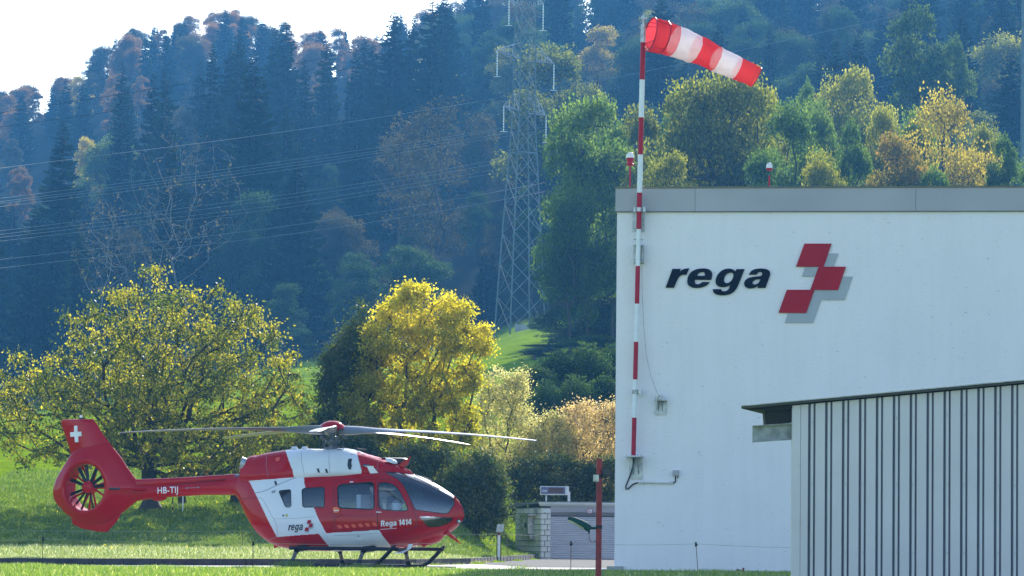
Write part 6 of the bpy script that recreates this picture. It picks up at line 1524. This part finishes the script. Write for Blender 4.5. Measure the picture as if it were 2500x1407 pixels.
# ------------------------------------------------------------ spruces
def spruce(seed, H=24.0, Rb=3.3):
    rs = np.random.RandomState(seed); V = []; rv = []; nw = 62; NV = 0
    for i in range(nw):
        z = H*(.06+.93*(i/(nw-1))**.95); q = (1-z/H); Rr = Rb*(q**.75)*rs.uniform(.8, 1.12)+.12; nb_ = 8 if q > .25 else 6 if q > .08 else 5; a0 = rs.uniform(0, 6.28)
        for j in range(nb_):
            a = a0+j*2*np.pi/nb_+rs.normal(0, .15); L_ = Rr*rs.uniform(.5, 1.2); zb_ = z+rs.uniform(-.55, .55)*(1 if q > .12 else .35); d = np.array([math.cos(a), math.sin(a), 0]); s_ = np.array([-math.sin(a), math.cos(a), 0])
            ns = max(2, int(L_/.42)); br = rs.uniform(-.15, .25); rr_ = rs.uniform(0, 1)
            for k in range(ns):
                t0 = (k+.15)/ns; t1 = (k+1.15)/ns; zz = lambda t: -L_*(.38*t-.20*t*t)+L_*.12*t**3*1.5
                p = np.array([0, 0, zb_])+d*L_*t0+np.array([0, 0, zz(t0)]); q_ = np.array([0, 0, zb_])+d*L_*t1+np.array([0, 0, zz(t1)])
                w_ = .34*(1.15-t0)*min(1, L_)+.10; hang = -rs.uniform(.15, .75)*min(1, L_/1.6)
                for sg in (-1, 1):
                    e = s_*sg*w_*rs.uniform(.7, 1.3)+d*w_*.5; V.append([p, q_, q_+e*.4+np.array([0, 0, hang*.6]), p+e+np.array([0, 0, hang])]); rv.append(.25*rr_+.5*t0+.25*rs.uniform())
    V = np.array(V); n = len(V); cm = fast_mesh('crown', V.reshape(-1, 3), np.arange(n*4).reshape(-1, 4), M['needle'], np.array(rv))
    m = MB(); m.tube([(0, 0, -1), (0, 0, H*.5), (0, 0, H*.97)], [.28, .17, .03], 7); tm = m.mesh('trunk', M['bark'], True); return cm, tm, H, Rb*2
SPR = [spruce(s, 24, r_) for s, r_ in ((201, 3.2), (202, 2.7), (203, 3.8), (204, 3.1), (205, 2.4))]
def bare(seed, H=17, W_=8, nb=150, mat='pale_bark'):
    rs = np.random.RandomState(seed); d = rs.normal(size=(nb, 3)); d /= np.linalg.norm(d, axis=1, keepdims=True); P = d*(rs.uniform(.2, 1, nb)**.5)[:, None]*[W_/2, W_/2, H*.27]+[0, 0, H*.70]
    N, pr = grow((0, 0, -.5), (0, 0, H*.30), P, rs, .25); rad, ch = skel_radii(N, pr, .011); tm = skel_mesh(N, pr, rad, 'trunk', M[mat], 5); k = rs.choice(len(N), 500)
    V, F = leaf_quads(N[k]+rs.normal(0, .25, (500, 3)), .22, rs); cm = fast_mesh('crown', V, F, M['lf_tan'], rs.uniform(0, 1, 500)); return cm, tm, H, W_
BARE = [bare(301), bare(302, 18, 6, 110)]
SKY = np.array([(-400, 260), (0, 212), (100, 192), (190, 160), (240, 110), (300, 60), (345, 48), (400, 44), (450, 35), (515, 15), (570, 15), (620, 32), (690, 48), (705, 70), (725, 98), (760, 62), (830, 66), (925, 78), (940, 40), (965, 22), (1000, 42), (1040, 8), (1070, -10), (1120, -30), (1200, -120), (1500, -200), (6000, -400)], float)
cnt = {}
def reg(px, py):
    if px < 700: a = 'left of the frame' if px < 350 else 'above the big tree'
    elif px < 1200: a = 'between the yellow tree and the skyline'
    elif px < 1600: a = 'behind the pylon'
    else: a = 'above the hangar'
    return a
SAL = []
def ftree(kind, px, Y, h=None, ytop=None, w=None, mat=None, label=None, group=None):
    X = (px-1250)/FPX*Y; bz = zgf(X, Y)
    if ytop is not None and kind != 'spruce' and w:
        wpx = w*FPX/Y; best = None
        for Yc in np.arange(Y, 640, 6) if Y > 432 else [Y]:
            hb = at(px, ytop, Yc).z-zgf((px-1250)/FPX*Yc, Yc); e = abs(hb-1.45*wpx/FPX*Yc)
            if best is None or e < best[0]: best = (e, Yc)
        Y = float(best[1]); w = wpx/FPX*Y; X = (px-1250)/FPX*Y; bz = zgf(X, Y)
    if ytop is not None:
        h = at(px, ytop, Y).z-bz; wp_ = (w*FPX/Y if kind not in ('spruce', 'bare') else 110); SAL.append((px, ytop, wp_/2, Y, ytop+wp_*1.15))
    else:
        for sx_, sy_, sw_, sY, sb_ in SAL:
            if Y < sY and abs(px-sx_) < sw_+28:
                hm = at(px, sb_-10, Y).z-bz
                if h > hm: h = hm
        if h < 7: return None
        if px > 1640 and at(px, 440, Y).z > bz+h: return None
        if px < 1500 and at(px, 1010, Y).z > bz+h: return None
    top = CAMZ+0; pt_ = project(np.array([X, Y, bz+h])); 
    if label is None and pt_[1] < np.interp(px, SKY[:, 0], SKY[:, 1]):
        zt = at(px, float(np.interp(px, SKY[:, 0], SKY[:, 1])), Y).z; h2 = zt-bz
        if h2 < 9: return None
        h = h2*random.uniform(.82, 1)
    if h < 4: return None
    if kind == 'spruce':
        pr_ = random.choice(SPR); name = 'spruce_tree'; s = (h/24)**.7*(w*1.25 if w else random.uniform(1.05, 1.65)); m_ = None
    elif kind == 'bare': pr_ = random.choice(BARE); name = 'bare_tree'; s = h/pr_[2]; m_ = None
    else:
        pr_ = random.choice(BL if kind == 'broad' else BS); name = {'lf_rust': 'autumn_tree', 'lf_or': 'autumn_tree', 'lf_yb': 'autumn_tree', 'lf_tan': 'thin_tree'}.get(mat, 'broadleaf_tree'); s = h/pr_[2]*.9 if w is None else w/pr_[3]*1.0; m_ = mat
    side = reg(px, 0); far_ = Y > 700
    kn = {'spruce': 'dark hazy spruce', 'bare': 'leafless pale stemmed tree', 'broad': {'lf_tan': 'dull tan tree', 'lf_g2': 'dull green tree', 'lf_gy': 'yellow green tree', 'lf_rust': 'rust orange tree', 'lf_or': 'orange tree', 'lf_yb': 'pale yellow tree', 'lf_g1': 'green tree'}.get(mat, ''), 'sparse': 'thin tan tree'}[kind]
    zn = ['at the far left', 'left above the big tree', 'above the big tree top', 'right of the big tree', 'above the yellow tree', 'just left of the pylon', 'right behind the pylon', 'behind the windsock', 'right of the windsock tip', 'at the far right'][int(np.clip(np.searchsorted([150, 350, 560, 780, 1010, 1200, 1500, 1850, 2200], px), 0, 9))]
    yt_ = project(np.array([X, Y, bz+h]))[1]; vn = 'low on' if yt_ > 520 else 'midway up' if yt_ > 260 else 'high on'
    if kind == 'spruce': kn_ = ('slender ' if h/max(.1, (w or 1)) < 19 else 'tall ')
    lab = label or (kn+' '+('on the far ridge ' if far_ else vn+' the slope ')+zn) if label is None else label
    lab = label or lab or (kn+(' on the far misty ridge ' if far_ else ' on the forested slope ')+side)
    o = empty(name, (X, Y, bz), lab, 'tree', group or (lab if label is None else None), random.uniform(0, 6.28)); o.scale = (s, s, h/pr_[2])
    link('trunk', pr_[1], o); c = link('crown', pr_[0], o)
    if m_: c.material_slots[0].link = 'OBJECT'; c.material_slots[0].material = M[m_]
    return o
random.seed(99)
# salient trees of the photograph
for px, yt, Y, w, lab in [(612, 130, 470, 1.35, 'large dark spruce standing out at the upper left centre'), (575, 72, 560, 1.0, 'spruce with a sharp top behind the large dark one'), (145, 290, 455, 1.3, 'broad dark spruce at the left with yellow leaves beside it'),
        (395, 165, 520, .9, 'right one of two spruces side by side at upper left'), (365, 178, 530, .9, 'left one of two spruces side by side at upper left'), (290, 200, 540, .9, 'narrow spruce before the rust orange trees at upper left'),
        (735, 140, 560, 1.0, 'spruce top left of the skyline dip'), (790, 90, 590, 1.0, 'spruce top in the middle of the skyline dip'), (862, 105, 585, 1.0, 'spruce top right of the skyline dip'), (952, 18, 560, 1.0, 'tall ragged spruce rising above the skyline right of the dip'),
        (1000, 30, 565, .9, 'second ragged spruce right of the skyline dip'), (1048, -15, 560, 1.1, 'spruce reaching the top edge left of the pylon'), (1075, -12, 590, 1.1, 'dark twin spruce touching the top edge left of the pylon'), (510, 105, 545, 1.0, 'dark spruce left of the large one'), (690, 45, 600, 1.0, 'spruce with drooping tip right of the orange ridge trees')]:
    ftree('spruce', px, Y, ytop=yt, w=w, label=lab)
for px, yt, Y, w, mat, lab in [(45, 400, 440, 4.0, 'lf_rust', 'small rusty tree at the left edge above the big tree'), (205, 335, 448, 4.5, 'lf_yb', 'yellow tree beside the broad dark spruce at left'), (270, 345, 445, 8.5, 'lf_g1', 'pale green tree right of the broad dark spruce'),
        (1040, 140, 500, 7.5, 'lf_yb', 'sunlit yellow crown left of the pylon'), (1350, 112, 470, 17.0, 'lf_gy', 'broad yellow green tree right behind the pylon crossarms'), (1235, 115, 480, 8.0, 'lf_gy', 'yellow topped tree left behind the pylon crossarms'), (1455, 62, 480, 7.5, 'lf_yb', 'small golden crown between pylon and windsock'),
        (770, 205, 540, 4.5, 'lf_rust', 'small orange crown among the spruces'), (1050, 250, 450, 15, 'lf_tan', 'wide thin tan tree in the middle of the dark slope'), (970, 330, 445, 9, 'lf_tan', 'thin tan tree left of the wide one on the dark slope'), (690, 690, 412, 6.2, 'lf_g2', 'round blue green bush on the slope right of the big tree'), (725, 800, 408, 4.6, 'lf_g2', 'low rounded bush above the meadow crest right of the big tree'),
        (2240, -20, 430, 11.5, 'lf_g1', 'large light green tree at the top right'), (2330, 60, 425, 6, 'lf_g1', 'small light green tree at the top right'), (1155, 280, 455, 8, 'lf_tan', 'tan tree left of the lower crossarm'), (1000, 600, 415, 10, 'lf_g2', 'dull green bush mass above the yellow tree'), (880, 640, 418, 8, 'lf_g2', 'dull green bush left above the yellow tree')]:
    ftree('sparse' if mat == 'lf_tan' else 'broad', px, Y, ytop=yt, w=w, mat=mat, label=lab)
for px, yt, Y, lab in [(455, 290, 432, 'forked leafless tree with pale trunk at left centre'), (330, 430, 428, 'bare pale trunk left above the big tree'), (235, 440, 427, 'bare pale trunk further left above the big tree'), (1415, 640, 430, 'pale leaning trunk in the dark wood left of the hangar')]:
    ftree('bare', px, Y, ytop=yt, label=lab)
# fill of the slope
def fill(y0, y1, dy, dx, pxr, hrange, mix):
    y = y0
    while y < y1:
        n = int((pxr[1]-pxr[0])/FPX*y/dx)
        for i in range(n):
            px = pxr[0]+(i+random.random())*(pxr[1]-pxr[0])/n; Y = y+random.uniform(-.45, .45)*dy; r_ = random.random(); h = random.uniform(*hrange); acc = 0
            for kind, mat, p in mix(px, Y):
                acc += p
                if r_ < acc:
                    hh = h*(1 if kind == 'spruce' else .62 if kind != 'bare' else .7); ftree(kind, px, Y, hh, mat=mat); break
        y += dy
def mixA(px, Y):
    low = Y < 480
    if px < 1000: return [('spruce', None, .72 if not low else .5), ('broad', 'lf_g2', .12 if not low else .30), ('sparse', 'lf_tan', .09), ('bare', None, .03), ('broad', 'lf_tan', .04)]
    return [('spruce', None, .38), ('broad', 'lf_g2', .30), ('sparse', 'lf_tan', .15), ('broad', 'lf_tan', .12), ('broad', 'lf_gy', .05)]
fill(436, 640, 14, 8.2, (-430, 2680), (15, 30), mixA)
def mixB(px, Y):
    return [('spruce', None, .36), ('broad', 'lf_rust', .40), ('broad', 'lf_tan', .16), ('broad', 'lf_yb', .08)] if px < 760 else [('spruce', None, .8), ('broad', 'lf_rust', .2)]
fill(790, 870, 15, 6.0, (-150, 1200), (13, 22), mixB)
fill(655, 850, 24, 9.0, (1050, 2700), (20, 30), mixA)
fill(700, 780, 26, 9, (-200, 420), (14, 20), mixB)

# tell the few look-alikes of one zone apart by their order from left to right
zones = {}
for o in COL.objects:
    if o.parent is None and o.get('category') == 'tree' and o.get('group') == o.get('label'): zones.setdefault(o['label'], []).append(o)
for lab_, lst in zones.items():
    if 2 <= len(lst) <= 7:
        lst.sort(key=lambda q: q.location.x/q.location.y); n_ = len(lst)
        for i, o in enumerate(lst):
            w_ = 'leftmost' if i == 0 else 'rightmost' if i == n_-1 else ['', 'second', 'third', 'fourth', 'fifth', 'sixth'][i]+' from left'
            o['label'] = w_+' '+lab_
    elif len(lst) == 1: del lst[0]['group']

# ------------------------------------------------------------ haze
HZ = MB(); HZ.box((0, 520, 66), (1100, 1250, 0)) if False else None
m, nt, n, l = nodes_of('haze_air'); n.remove(n['Principled BSDF']); pv = n.new('ShaderNodeVolumePrincipled')
pv.inputs['Color'].default_value = (.12, .45, .97, 1); pv.inputs['Density'].default_value = .00019; pv.inputs['Anisotropy'].default_value = .35
l.new(pv.outputs[0], n['Material Output'].inputs['Volume'])
zmax = 165.0; zmin = -2.0
hz = MB(); hz.box((0, 518, (zmax+zmin)/2), (1060, 1170, zmax-zmin)); o = hz.build('haze', m); tag(o, kind='stuff')
